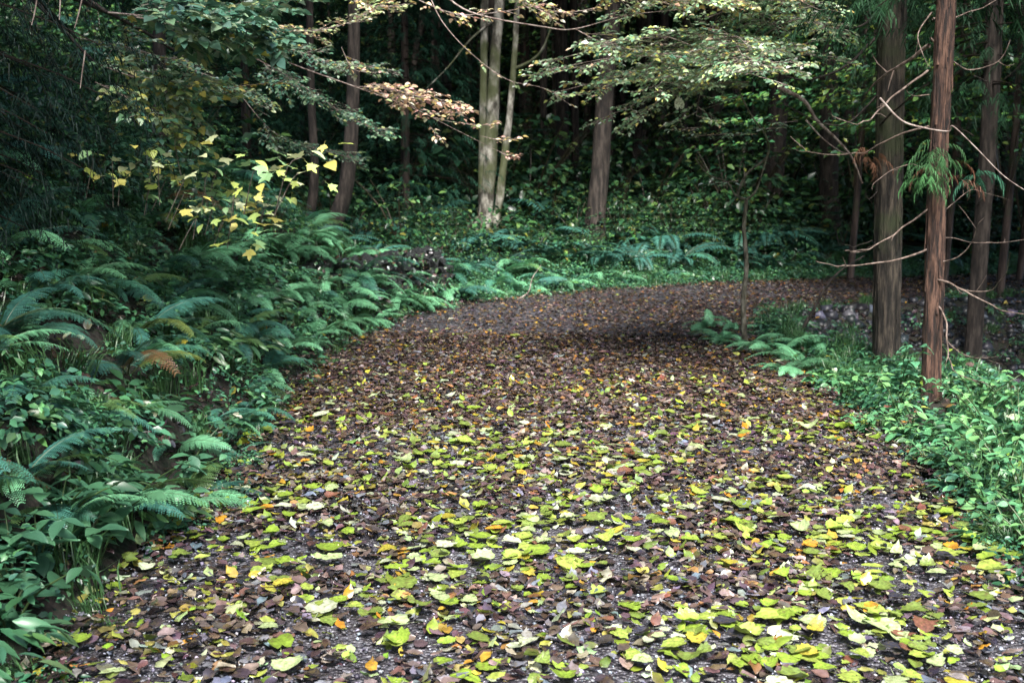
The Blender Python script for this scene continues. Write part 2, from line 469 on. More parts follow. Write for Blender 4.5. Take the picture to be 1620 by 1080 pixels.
mb = MB()
rows = []
RF = _cr(ROAD, 40)
Tn = np.gradient(RF[:, :2], axis=0); Tn /= np.linalg.norm(Tn, axis=1)[:, None]
Nn = np.column_stack([-Tn[:, 1], Tn[:, 0]])
U = np.linspace(-1.06, 1.06, 25)
W = RF[:, None, :2] + Nn[:, None, :] * (U[None, :] * RF[:, 2][:, None])[..., None]
zz = road_z(W[..., 0], W[..., 1]) - .02 * U[None] ** 2 - np.where(np.abs(U) > 1.0, .07, 0)[None]
V = np.concatenate([W, zz[..., None]], 2).reshape(-1, 3)
n = len(U); i, j = np.meshgrid(np.arange(n - 1), np.arange(len(RF) - 1)); a = (j * n + i).ravel()
mb.add(V, np.concatenate([np.column_stack([a, a + n + 1, a + 1]), np.column_stack([a, a + n, a + n + 1])]), (.05, .05, .05))
road = struct(mb.obj("road", M_ROAD, smooth=True))
road["label"] = "forest path of dark wet gravel under fallen leaves"

# pebbles
mb = MB()
octa = (np.array([(1, 0, 0), (0, 1, 0), (-1, 0, 0), (0, -1, 0), (0, 0, .7), (0, 0, -.7)], float), np.array([(0, 1, 4), (1, 2, 4), (2, 3, 4), (3, 0, 4), (1, 0, 5), (2, 1, 5), (3, 2, 5), (0, 3, 5)]))
n = 34000
y = 2.3 + rng.random(n) ** 1.5 * 7; x = .2 + (rng.random(n) - .5) * 3.5
x = np.where(rng.random(n) < .1, x + .4, x)
sc = np.column_stack([rng.uniform(.6, 1.3, n), rng.uniform(.6, 1.3, n), rng.uniform(.5, 1, n)]) * (.0035 + .007 * rng.random(n) ** 3)[:, None]
scatter(mb, octa, np.column_stack([x, y, road_z(x, y) + .003]), rand_frames(n, .5), sc,
        pal(n, [(.06, .06, .075), (.15, .155, .19), (.38, .39, .46), (.1, .085, .085)], [4, 5, 2.4, 2]))
mb.obj("gravel", M_PEB, kind="stuff")

# ------------------------------------------------------------------ leaf litter
BROWN = [(.05, .034, .033), (.09, .06, .055), (.155, .11, .095), (.022, .02, .024), (.28, .15, .06), (.42, .24, .04), (.28, .24, .21), (.085, .058, .072), (.30, .32, .08), (.17, .18, .21)]
def litter(n, y0, y1, size, wts, tpls, seed, pw=1.0, mask=True, over=.25):
    r = np.random.default_rng(seed)
    k = 0; Ps = []
    # along the road's own axis
    RL = _cr(ROAD, 12); m = (RL[:, 1] > y0) & (RL[:, 1] < y1); RL = RL[m]
    seg = r.integers(0, len(RL) - 1, n); t = r.random(n)
    dl = np.hypot(*(RL[1:, :2] - RL[:-1, :2]).T)
    seg = r.choice(len(RL) - 1, n, p=dl / dl.sum())
    c = RL[seg] * (1 - t)[:, None] + RL[seg + 1] * t[:, None]
    tg = RL[seg + 1][:, :2] - RL[seg][:, :2]; tg /= np.linalg.norm(tg, axis=1)[:, None]
    u = (r.random(n) * 2 - 1) * (1 + over * r.random(n)) * c[:, 2]
    x = c[:, 0] - tg[:, 1] * u; y = c[:, 1] + tg[:, 0] * u
    if mask:
        keep = r.random(n) < np.clip((fbm(x * 2.3 + 40, y * 2.3) - .3) * 2.2 + np.interp(y, [4, 7], [0, .8]), .1, 1)
        x, y = x[keep], y[keep]
    n = len(x)
    z = gz(x, y) + r.uniform(.004, .026, n)
    out = MB()
    which = r.integers(0, len(tpls), n)
    cols = pal(n, BROWN, wts, .25, r)
    for q in range(len(tpls)):
        mk = which == q; c_ = int(mk.sum())
        scatter(out, tpls[q], np.column_stack([x, y, z])[mk], rand_frames(c_, .15, r), size * r.uniform(.5, 1.35, c_), cols[mk])
    return out
for o_, args in (("leaf_litter", (21000, 2.2, 6.2, .043, [5, 6, 7, 5, 1.2, .6, 4, 5, 3, 4.5], T_LIT, 1)),
                 ("leaf_litter", (30000, 6.0, 9.8, .044, [6, 9, 9, 4, 2.2, 1.3, 3.4, 4, 1.2, 1.8], T_LIT, 2)),
                 ("leaf_litter", (36000, 9.4, 17.5, .05, [6, 9, 8, 3, 3.0, 1.4, 3.4, 3, .5, 1.2], [T_SMALL, T_DIA], 3))):
    lo = litter(*args, over=.1 if args[1] > 9 else .22).obj(o_, M_FALL, kind="stuff")
    lo["label"] = "brown fallen leaves covering the path"
# litter on the inner bank and the verges
r = np.random.default_rng(21); n = 9000
x = r.uniform(1.5, 9, n); y = r.uniform(5, 14.5, n); d, s = road_sd(x, y); k = (d > 0) & (s < 0) & (d < 3.2); x, y = x[k], y[k]; n = len(x)
mb = MB(); scatter(mb, T_LIT[0], np.column_stack([x, y, gz(x, y) + .01]), rand_frames(n, .4, r), .06 * r.uniform(.6, 1.3, n), pal(n, BROWN, [8, 8, 5, 8, 1.5, 1, 1.6, 3, .8, 3], .25, r))
lo = mb.obj("leaf_litter", M_FALL, kind="stuff"); lo["label"] = "dead leaves on the dark bank below the far path"

r = np.random.default_rng(22); n = 16000
x = r.uniform(1.5, 9, n); y = r.uniform(6, 14.5, n); d, s = road_sd(x, y); k = (d > .05) & (s < 0) & (d < 3) & (y > 9.2 + .0 * x); x, y = x[k], y[k]; n = len(x)
mb = MB(); scatter(mb, octa, np.column_stack([x, y, gz(x, y)]), rand_frames(n, .5, r), .02 + .09 * r.random(n) ** 4, pal(n, [(.009, .010, .013), (.022, .024, .03), (.11, .12, .14)], [4, 4, .8], .25, r))
lo = mb.obj("bank_rubble", M_PEB, kind="stuff"); lo["label"] = "dark stones of the bank below the far path"
r = np.random.default_rng(23); n = 26000
x = r.uniform(-5, 10, n); y = r.uniform(2.3, 17, n); d, s = road_sd(x, y); k = (d > 0) & (s > 0) & (d < 2.6); x, y = x[k], y[k]; n = len(x)
mb = MB(); scatter(mb, T_LIT[1], np.column_stack([x, y, gz(x, y) + .01]), rand_frames(n, .6, r), .055 * r.uniform(.5, 1.3, n), pal(n, BROWN, [8, 8, 4, 9, 1, .6, 1.2, 3, .8, 1], .25, r))
lo = mb.obj("leaf_litter", M_FALL, kind="stuff"); lo["label"] = "dead leaves caught between the plants of the bank"
# fresh lime leaves: dense near the camera, thin beyond six metres
LIME = [(.24, .36, .045), (.33, .43, .08), (.40, .50, .24), (.42, .37, .05), (.17, .24, .05), (.50, .56, .38), (.55, .27, .03), (.20, .09, .06), (.035, .035, .05)]
LNAME = ["lime green", "bright yellow-green", "pale green", "golden yellow", "olive green", "pale whitish", "orange", "reddish brown", "blackish"]
LW = [8, 6, 6, 1.6, 6, 2.8, .8, 1.8, .9]
r = np.random.default_rng(33)
cand = []
while len(cand) < 1700:
    y = 2.5 + 7.3 * r.random(); x = r.uniform(-1.6, 2.3)
    d, s = road_sd(x, y)
    if d[0] > .12: continue
    dens = np.interp(y, [2.5, 5.0, 6.2, 7.2, 9.5], [1, 1, .5, .1, .03]) * np.clip(2.6 * fbm(x * 1.9 + 3, y * 1.9 + 8) - .85, .06, 1)
    if x < -.7: dens *= .6
    if r.random() > dens: continue
    size = float(np.clip(r.normal(.052, .019), .024, .105))
    cand.append((x, y, size, int(r.choice(9, p=np.array(LW) / sum(LW)))))
big = sorted(range(len(cand)), key=lambda q: -cand[q][2] / cand[q][1])
def vis(q):
    px, py = proj((cand[q][0], cand[q][1], 0)); return -10 < px < 1630 and py < 1090
bigs = [q for q in big if vis(q)][:300]
bset = set(bigs)
fmesh = {}
def fm(c, v):
    if (c, v) not in fmesh:
        V, Fc = T_ROUND[v]
        b_ = MB(); base = np.array(LIME[c])
        rr_ = np.hypot(V[:, 0], V[:, 1] - .5)
        cc = base[None] * (1.04 - .18 * (rr_ > .4)[:, None] + .1 * (np.random.default_rng(c * 9 + v).random((len(V), 1)) - .5))
        cc[-3:] = base * .8 + .08
        b_.add(V, Fc, cc); fmesh[c, v] = b_.mesh("fallen_leaf", M_FALLBIG)
    return fmesh[c, v]
def where(x, y, a):
    side = "by the fern bank" if x < -.9 else "left of the middle" if x < -.3 else "in the middle" if x < .4 else "right of the middle" if x < 1.05 else "by the right verge"
    dep = "very near" if y < 3.3 else "near" if y < 3.85 else "midway" if y < 4.7 else "far off"
    a = (a + pi / 4) % (2 * pi)
    return side, dep, ("away", "left", "forward", "right")[int(a / (pi / 2)) % 4]
seen_ = {}
for q in bigs:
    x, y, size, c = cand[q]
    v = int(r.integers(0, 14))
    o = bpy.data.objects.new("fallen_leaf", fm(c, v)); COL.objects.link(o)
    o.location = (x, y, float(gz(x, y)[0]) + r.uniform(.018, .034))
    o.rotation_euler = (r.normal(0, .07), r.normal(0, .07), r.uniform(0, 2 * pi))
    o.scale = (size, size * r.uniform(.85, 1.15), size * r.uniform(.35, 1.0))
    sz = "small " if size < .048 else "large " if size > .072 else ""
    form = ("flat", "cupped", "deeply cupped", "flat", "cupped", "domed")[v % 6]
    side, dep, pt_ = where(x, y, o.rotation_euler.z)
    seen_[f"{sz}{LNAME[c]} {form} leaf pointing {pt_}, {dep}, {side}"] = seen_.get(f"{sz}{LNAME[c]} {form} leaf pointing {pt_}, {dep}, {side}", []) + [o]
    tag(o, f"{sz}{LNAME[c]} {form} leaf pointing {pt_}, {dep}, {side}", "leaf", "large fallen leaves on the path")
for lb, os_ in seen_.items():
    if len(os_) > 1:
        os_.sort(key=lambda o: o.location.y)
        for k_, o in enumerate(os_):
            o["label"] = lb + (", nearer one" if k_ == 0 else ", farther one") if len(os_) == 2 else lb + f", {ORD[k_]} away"
mb = MB()
for v in range(14):
    idx = [q for q in range(len(cand)) if q not in bset and q % 14 == v]
    P = np.array([(cand[q][0], cand[q][1], 0) for q in idx]); P[:, 2] = gz(P[:, 0], P[:, 1]) + r.uniform(.012, .03, len(P))
    scatter(mb, T_ROUND[v], P, rand_frames(len(idx), .08, r), [(cand[q][2], cand[q][2], cand[q][2] * .6) for q in idx], np.array([LIME[cand[q][3]] for q in idx]) * r.uniform(.8, 1.15, (len(idx), 1)))
# scraps of torn leaf
n = 2600; y = 2.4 + 5.4 * r.random(n) ** 1.1; x = .2 + r.uniform(-1.6, 1.7, n)
scatter(mb, T_LIT[1], np.column_stack([x, y, gz(x, y) + r.uniform(.008, .026, n)]), rand_frames(n, .3, r), r.uniform(.025, .06, n), pal(n, LIME, [4, 3, 3, 2, 4, 1.5, .8, 1, .2], .2, r))
lo = mb.obj("fresh_fallen_leaves", M_FALL, kind="stuff"); lo["label"] = "smaller fresh yellow-green leaves between the large ones on the path"

# ------------------------------------------------------------------ ferns
def frond_mesh(seed, pairs=20, fine=True, col=(.045, .13, .07), droop=1.0):
    r = np.random.default_rng(seed)
    b_ = MB()
    n = 26; el = np.linspace(R_(58), R_(-38) * droop, n) + r.normal(0, .02, n).cumsum() * .3
    st = 1 / (n - 1)
    P = np.zeros((n, 3))
    sidew = r.normal(0, .05)
    for k in range(1, n):
        P[k] = P[k - 1] + st * np.array([sidew * k / n, cos(el[k]), sin(el[k])])
    tube(b_, P, np.linspace(.009, .002, n), 3, (.07, .1, .04), spline=False)
    T = np.gradient(P, axis=0); T /= np.linalg.norm(T, axis=1)[:, None]
    for q in range(pairs):
        s = .16 + .82 * (q / (pairs - 1)) ** .95
        k = s * (n - 1); k0 = min(int(k), n - 2); p = P[k0] + (P[k0 + 1] - P[k0]) * (k - k0); t = T[k0]
        ln = .175 * (sin(pi * min(1, (s - .05) ** .8 * .98)) ** .75) * (1 - .45 * s) + .012
        nrm = np.cross(np.array([1, 0, 0]), t)
        for sg in (-1, 1):
            dr = np.array([sg, 0, 0]) * 1.0 + t * (.3 + .25 * s) - nrm * (-.02) + np.array([0, 0, -.12]) + r.normal(0, .05, 3)
            dr /= np.linalg.norm(dr)
            L = ln * r.uniform(.88, 1.08)
            perp = np.cross(dr, nrm); perp /= np.linalg.norm(perp)
            c = np.array(col) * r.uniform(.8, 1.25) * (1 + .25 * s)
            if fine:
                m = max(4, int(L / .016)); V = []; Fc = []
                for e in range(m):
                    f = (e + .4) / m; c0 = p + dr * L * f + np.array([0, 0, -.25 * L * f * f])
                    wl = L * .24 * (1 - f) ** .75 + .004; bw = L / m * .5
                    for g in (-1, 1):
                        kk = len(V)
                        V += [c0 - dr * bw, c0 + dr * bw, c0 + perp * g * wl + dr * (wl * .5) + nrm * .004]
                        Fc.append((kk, kk + 1, kk + 2))
                b_.add(V, Fc, c)
            else:
                wd = L * .13
                V = [p, p + dr * L * .4 + perp * wd, p + dr * L + np.array([0, 0, -.2 * L]), p + dr * L * .4 - perp * wd]
                b_.add(V, [(0, 1, 2), (0, 2, 3)], c)
    return b_
FERN_C = [(.055, .18, .135), (.07, .23, .155), (.16, .42, .22), (.045, .15, .12)]
FROND = [frond_mesh(50 + k, 27, True, FERN_C[k % 4], (.7, 1.0, 1.25)[k % 3]).mesh("frond", M_FERN) for k in range(8)]
FROND += [frond_mesh(70, 24, True, (.15, .085, .04), 1.3).mesh('frond', M_FERN), frond_mesh(71, 27, True, (.2, .27, .07), 1.0).mesh('frond', M_FERN), frond_mesh(72, 27, True, (.14, .27, .09), .8).mesh('frond', M_FERN)]
def fern_thing(x, y, z, size, down, label, group, nf=8, bright=False):
    """down: azimuth that the fronds lean to"""
    t = thing("fern", label, "fern", (x, y, z), group)
    r = np.random.default_rng(int(abs(x * 977 + y * 131) * 10))
    for k in range(nf):
        az = down + (k / nf - .5) * (4.4 if nf > 5 else 3) + r.normal(0, .2)
        o = bpy.data.objects.new("frond", FROND[(2 + 4 * int(r.integers(0, 2))) if bright else int(r.choice(11, p=[.11] * 8 + ([.03, .03, .06] if y > 4.5 else [.03, 0, .09])))]); COL.objects.link(o); o.parent = t
        o.rotation_euler = (r.normal(-.05, .16), r.normal(0, .22), az - pi / 2)
        s = size * r.uniform(.75, 1.15); o.scale = (s * r.uniform(.9, 1.1), s, s)
        o.location = (r.normal(0, .02), r.normal(0, .02), 0)
    return t
def fern_joined(seed, fine=False, nf=9):
    r = np.random.default_rng(seed); b_ = MB()
    for k in range(nf):
        f = frond_mesh(seed * 20 + k, 26, fine, np.array(FERN_C[int(r.choice([0, 1, 3]))]) * .75, r.uniform(.6, 1.2))
        V = np.concatenate(f.v); Fc = np.concatenate(f.f); C = np.concatenate(f.c)
        a = k / nf * 2 * pi + r.normal(0, .25); c, s = cos(a), sin(a); Q = np.array([[c, -s, 0], [s, c, 0], [0, 0, 1]])
        b_.add((V * r.uniform(.75, 1.1)) @ Q.T, Fc, C)
    return b_.mesh("fern", M_FERN)

# the left bank, in rows up the slope
rb = np.random.default_rng(77)
rows_ = [("along the foot of the left bank", .2, 3.7, .36, .36), ("low on the left bank", .5, 2.9, .36, .42), ("halfway up the left bank", .85, 3.0, .4, .46), ("high on the left bank", 1.3, 3.3, .48, .52), ("near the top of the left bank", 2.0, 3.8, .6, .6), ("on the slope above the left bank", 3.0, 5.5, .9, .65)]
def left_edge(y):
    # outer edge of the road on the left at distance y
    xs = np.linspace(-9, .3, 400); d, s = road_sd(xs, np.full(400, y)); k = np.where(d > 0)[0]
    return xs[k[-1]] if len(k) else -1.3
for phr, t, y, step, size in rows_:
    k = 0
    while y < 13.0:
        tt = t + rb.normal(0, .09); x = left_edge(min(y, 12.4)) - tt
        if not (.5 < tt < 1.9 and 3.4 < y < 4.3 and rb.random() < .5):
            z = H1(x, y)
            sz = size * rb.uniform(.8, 1.2)
            br = y > 7.6 and t < 1
            hue = "bright green" if br else ("dark green", "blue-green", "deep green")[int(rb.integers(0, 3))]
            fern_thing(x, y, z - .02, sz, rb.normal(-.35, .3), f"{hue} fern, {ordw(k)} from the camera {phr}", "ferns on the left bank", 8, br)
            k += 1
        y += step * rb.uniform(.75, 1.15)
# ferns beside the right verge and beyond the bend
for k, (px, py, sz) in enumerate([(1135, 540, .42), (1165, 548, .36), (1210, 565, .46), (1250, 578, .42), (1275, 560, .4), (1110, 520, .38), (1320, 612, .3), (1150, 520, .34), (1228, 590, .36)]):
    p = gnd(px, py); fern_thing(p[0] + .08, p[1], p[2] - .02, sz, rb.uniform(2.2, 5), f"low bright green fern, {ordw(k)} around the foot of the thin sapling", "ferns around the sapling foot", 9, True)
far_ferns = sorted([(px, py) for px, py in [(470, 498), (500, 480), (540, 486), (640, 482), (530, 470), (715, 470), (725, 455), (745, 465), (775, 455), (800, 462), (830, 458), (880, 455), (700, 440), (730, 430), (760, 425), (790, 438), (905, 448), (940, 440), (960, 450), (1010, 446), (1060, 440), (850, 440), (820, 430), (560, 445), (610, 440)]])
for k, (px, py) in enumerate(far_ferns):
    p = gnd(px, py); fern_thing(p[0], p[1], p[2] - .03, rb.uniform(.45, .7), rb.uniform(-1.9, -1.2), f"green fern {ordw(k)} from the left along the far edge of the path", "ferns along the far edge of the path", 8, k % 3 == 0)

# ------------------------------------------------------------------ instancing for what nobody could count
def gn_scatter(name, src, P, rot, sc, idx, label=None):
    me = bpy.data.meshes.new(name); me.vertices.add(len(P)); me.vertices.foreach_set("co", np.asarray(P, float).ravel())
    a = me.attributes.new("rot", 'FLOAT_VECTOR', 'POINT'); a.data.foreach_set("vector", np.asarray(rot, float).ravel())
    a = me.attributes.new("sc", 'FLOAT', 'POINT'); a.data.foreach_set("value", np.asarray(sc, float))
    a = me.attributes.new("idx", 'INT', 'POINT'); a.data.foreach_set("value", np.asarray(idx, np.int32))
    me.update()
    o = bpy.data.objects.new(name, me); COL.objects.link(o); o["kind"] = "stuff"
    if label: o["label"] = label
    coll = bpy.data.collections.new(name + "_sources")
    for k, m_ in enumerate(src):
        coll.objects.link(bpy.data.objects.new(f"{name}_source_{k:02d}", m_))
    g = bpy.data.node_groups.new(name, 'GeometryNodeTree')
    g.interface.new_socket("Geometry", in_out='INPUT', socket_type='NodeSocketGeometry')
    g.interface.new_socket("Geometry", in_out='OUTPUT', socket_type='NodeSocketGeometry')
    N = g.nodes; L = g.links
    gi = N.new("NodeGroupInput"); go = N.new("NodeGroupOutput")
    ip = N.new("GeometryNodeInstanceOnPoints"); ci = N.new("GeometryNodeCollectionInfo")
    ci.inputs["Collection"].default_value = coll; ci.inputs["Separate Children"].default_value = True; ci.inputs["Reset Children"].default_value = True
    def na(n_, t):
        q = N.new("GeometryNodeInputNamedAttribute"); q.data_type = t; q.inputs["Name"].default_value = n_; return q
    r1 = na("rot", 'FLOAT_VECTOR'); s1 = na("sc", 'FLOAT'); i1 = na("idx", 'INT')
    m2p = N.new("GeometryNodeMeshToPoints")
    e2r = N.new("FunctionNodeEulerToRotation")
    L.new(gi.outputs[0], m2p.inputs["Mesh"]); L.new(m2p.outputs[0], ip.inputs["Points"]); L.new(ci.outputs[0], ip.inputs["Instance"])
    ip.inputs["Pick Instance"].default_value = True
    L.new(i1.outputs["Attribute"], ip.inputs["Instance Index"])
    L.new(r1.outputs["Attribute"], e2r.inputs[0]); L.new(e2r.outputs[0], ip.inputs["Rotation"]); L.new(s1.outputs["Attribute"], ip.inputs["Scale"])
    L.new(ip.outputs[0], go.inputs[0])
    md = o.modifiers.new("scatter", 'NODES'); md.node_group = g
    return o

# clumps used by the undergrowth
def clump(seed, n, rad, h, tpl, size, cols, wts, flat=.35, layers=0, stems=5):
    r = np.random.default_rng(seed); b_ = MB()
    a = r.random(n) * 2 * pi; q = np.sqrt(r.random(n)) * rad
    z = h * (1 - (q / rad) ** 2 * .6) * r.uniform(.35, 1, n)
    if layers: z = np.round(z / h * layers) / layers * h + r.normal(0, .012, n)
    P = np.column_stack([np.cos(a) * q, np.sin(a) * q, z])
    D = np.column_stack([np.cos(a) + r.normal(0, .6, n), np.sin(a) + r.normal(0, .6, n), r.normal(-.15, .3, n)])
    Nn_ = np.column_stack([r.normal(0, flat, n) + np.cos(a) * .2, r.normal(0, flat, n) + np.sin(a) * .2, np.ones(n)])
    scatter(b_, tpl, P, frames(D, Nn_), size * r.uniform(.6, 1.25, n), pal(n, cols, wts, .2, r))
    for k in range(stems):
        a_ = r.random() * 6.28; e = np.array([cos(a_) * rad * .6, sin(a_) * rad * .6, h * .8])
        tube(b_, [np.zeros(3), e * np.array([.4, .4, .6]), e], [.008, .006, .003], 4, (.06, .05, .03), n=2)
    return b_
G1 = [(.02, .065, .035), (.035, .10, .045), (.07, .18, .06), (.12, .22, .06), (.18, .18, .04)]
clumps = [clump(1, 240, .5, .45, T_SMALL, .07, G1, [4, 5, 3, 1, .2]).mesh("c", M_LEAF), clump(2, 260, .55, .7, T_SMALL, .06, G1, [5, 5, 2, .6, .2], layers=5).mesh("c", M_LEAF),
          clump(3, 170, .45, .35, T_SMALL, .1, G1, [4, 5, 2, 1, .3]).mesh("c", M_LEAF), fern_joined(4), fern_joined(5), clump(6, 300, .6, 1.0, T_SMALL, .065, G1, [4, 4, 3, 2, .6], layers=6).mesh("c", M_LEAF)]
def ok_far(x, y):
    d, s = road_sd(x, y); return d
r = np.random.default_rng(99)
n = 9000
y = 11.5 + 52 * r.random(n) ** 1.25; x = (r.random(n) * 2 - 1) * (y * .55 + 2)
d, s = road_sd(x, y); k = (d > .55) & ~((s > 0) & (y < 13.4) & (x < -1)) & ~((s < 0) & (d < 2.2))
x, y, d = x[k], y[k], d[k]; n = len(x)
idx = r.choice(6, n, p=[.17, .2, .08, .2, .15, .2])
idx = np.where((d < 1.6) & (idx == 5), 3, idx)
gn_scatter("undergrowth", clumps, np.column_stack([x, y, H(x, y) - .04]), np.column_stack([r.normal(0, .12, n), r.normal(0, .12, n), r.random(n) * 6.28]),
           (.5 + 1.3 * r.random(n) ** 2) * np.clip(.35 + 1.5 * fbm(x * .5, y * .5), .5, 1.7) * np.interp(y, [12, 30, 60], [.85, 1.3, 2.4]) * np.interp(d, [0, .9, 2.2], [.4, .72, 1.15]) * np.where((idx == 3) | (idx == 4), .75, 1), idx, "dense green undergrowth covering the dark hillside beyond the path")

# ground cover on the left bank between the ferns, at the foot of the far bank and the verges
lowc = [clump(11, 110, .18, .14, T_SMALL, .035, [(.06, .19, .10), (.11, .28, .12), (.04, .12, .075)], [3, 2, 2], stems=0).mesh("c", M_LEAF),
        clump(12, 80, .2, .1, T_LANCE, .07, [(.05, .14, .07), (.09, .2, .07)], [3, 2], .6, stems=0).mesh("c", M_LEAF)]
# grass tuft
gb = MB(); rr_ = np.random.default_rng(3)
for k in range(60):
    a = rr_.random() * 6.28; L_ = rr_.uniform(.1, .2); p0 = np.array([rr_.normal(0, .03), rr_.normal(0, .03), 0]); o_ = np.array([cos(a), sin(a), 0])
    q = np.array([-sin(a), cos(a), 0]) * .0022; lean = rr_.uniform(.2, .8)
    m1 = p0 + o_ * L_ * lean * .35 + np.array([0, 0, L_ * .6]); e = p0 + o_ * L_ * lean + np.array([0, 0, L_ * .75])
    gb.add([p0 - q, p0 + q, m1 + q, m1 - q, e], [(0, 1, 2), (0, 2, 3), (3, 2, 4)], np.array((.07, .17, .06)) * rr_.uniform(.7, 1.3))
lowc.append(gb.mesh("c", M_LEAF))
r = np.random.default_rng(101)
m = 22000
x = r.uniform(-4.5, 10, m); y = r.uniform(2.2, 18, m); d, s = road_sd(x, y)
pL = np.where(y < 12.6, np.where(d < 3, .38, 0), np.where(d < .9, 1, .12))
pR = np.where(d < 0, .12, np.where(y < 8.3, np.where(d < 1.3, .95, .35), np.where(y < 11, np.where(d < .35, .7, .06), np.where(d < .3, .25, .06))))
k = (d > -.1) & (r.random(m) < np.where(s > 0, pL, pR))
_c = gnd(1472, 634); k &= ~((np.abs(x - _c[0] * y / _c[1]) < .17) & (y > _c[1] - 1.0) & (y < _c[1] + .1))
x, y, d = x[k], y[k], d[k]
P_ = np.column_stack([x, y, gz(x, y) - .01]); I_ = r.choice(3, len(x), p=[.52, .08, .40]); S_ = r.uniform(.6, 1.35, len(x)) * np.where(d < .08, .5, 1)
n = len(P_)
gn_scatter("ground_cover", lowc, P_, np.column_stack([r.normal(0, .15, n), r.normal(0, .15, n), r.random(n) * 6.28]), S_, I_, "low green weeds and grass tufts along both edges of the path")

r = np.random.default_rng(210); n = 420
x = np.where(r.random(n) < .6, r.uniform(1.5, 3.4, n), r.uniform(-3.4, -1.2, n)); y = r.uniform(3, 9, n); d, s_ = road_sd(x, y); k = (d > .05) & (d < 1.8); x, y = x[k], y[k]; n = len(x)
mb = MB(); scatter(mb, T_ROUND[3], np.column_stack([x, y, gz(x, y) + r.uniform(.03, .16, n)]), rand_frames(n, .5, r), r.uniform(.03, .075, n), pal(n, LIME + BROWN[:3], [3, 3, 4, 2, 2, 4, 1.5, 2, 0, 2, 2, 2], .2, r))
lo = mb.obj("caught_leaves", M_FALL, kind="stuff"); lo["label"] = "yellow and brown fallen leaves caught on the weeds and ferns"
# ------------------------------------------------------------------ herbs with large leaves
LM = {}
def leafmesh(kind, c):
    if (kind, c) not in LM:
        tpl = {"oval": T_OVAL[0], "oval2": T_OVAL[1], "maple": T_MAP[0], "maple2": T_MAP[1], "lance": T_LANCE}[kind]
        b_ = MB(); b_.add(tpl[0], tpl[1], c); LM[kind, c] = b_.mesh("leaf", M_HERB)
    return LM[kind, c]
def herb(x, y, z, h, nst, npair, lsize, cols, kinds, label, group, lean=(0, 0), spread=.5, seed=0, stemcol=(.07, .12, .04)):
    r = np.random.default_rng(seed)
    t = thing("leafy_plant", label, "plant", (x, y, z), group)
    for s in range(nst):
        a = r.random() * 6.28; e = np.array([cos(a) * spread * h * r.uniform(.3, 1) + lean[0], sin(a) * spread * h * r.uniform(.3, 1) + lean[1], h * r.uniform(.65, 1)])
        Pm = np.array([(0, 0, 0), e * (.35, .35, .6), e]); b_ = MB()
        Pc = tube(b_, Pm, [.004, .0035, .002], 5, stemcol, n=6)
        st = b_.obj("stem", M_HERB, t)
        for k in range(npair):
            f = .35 + .65 * (k / max(1, npair - 1)); p = Pc[int(f * (len(Pc) - 1))]
            a0 = r.random() * 3.14
            for g in ((0, pi) if k < npair - 1 else (0, 2.1, 4.2)):
                aa = a0 + g + r.normal(0, .2)
                o = bpy.data.objects.new("leaf", leafmesh(kinds[int(r.integers(0, len(kinds)))], cols[int(r.integers(0, len(cols)))])); COL.objects.link(o); o.parent = t
                o.location = p; o.rotation_euler = (r.normal(.0, .25), r.normal(0, .25), aa); sc = lsize * r.uniform(.65, 1.2) * (1 - .25 * f * (k == npair - 1)); o.scale = (sc,) * 3
    return t
HC = [(.07, .2, .1), (.09, .24, .12), (.055, .16, .09)]
spots = [(95, 850, .24), (130, 880, .22), (170, 860, .26), (200, 830, .26), (245, 810, .26), (60, 905, .24), (25, 960, .3), (255, 850, .2), (15, 1010, .24), (290, 775, .2), (310, 740, .2), (345, 715, .18), (385, 690, .18), (420, 655, .15)]
for k, (px, py, h) in enumerate(sorted(spots, key=lambda q: -q[1])):
    p = gnd(px, py)
    herb(p[0], p[1], p[2] - .01, h, 4, 3, .105 if h > .2 else .07, HC, ["oval", "oval2"], f"plant with broad pointed leaves, {ordw(k)} from the camera below the fern bank", "broad-leaved plants at the foot of the left bank", (.05, -.03), .8, 300 + k)
HC2 = [(.11, .32, .14), (.19, .42, .15), (.08, .24, .10)]
rs = np.random.default_rng(55)
spots = [(1335, 640, .2), (1380, 650, .28), (1420, 662, .26), (1440, 705, .12), (1515, 690, .16), (1545, 672, .3), (1600, 665, .4), (1405, 690, .2), (1450, 705, .24), (1500, 710, .24), (1560, 700, .34), (1610, 720, .36), (1470, 745, .14), (1530, 760, .24), (1590, 775, .3), (1620, 830, .3), (1560, 815, .2), (1595, 870, .22), (1640, 900, .26), (1370, 690, .13), (1300, 615, .12)]
for k, (px, py, h) in enumerate(sorted(spots)):
    p = gnd(px, py)
    herb(p[0], p[1], p[2] - .01, h, 7, 4, .05 if k % 3 else .075, HC2, ["oval", "lance", "oval2"] if k % 4 else ["oval"], f"bright green weed on the right verge, {ordw(k)} from the left", "weedy plants on the right verge", (0, 0), .9, 500 + k)
# the tall leafy shoots standing clear in front of the cedar
p = gnd(1420, 650); herb(p[0], p[1], p[2], .42, 3, 5, .075, [(.1, .3, .16)], ["oval"], "tall weed with pale oval leaves standing clear in front of the thick mossy cedar", "weedy plants on the right verge", (.03, 0), .5, 901)

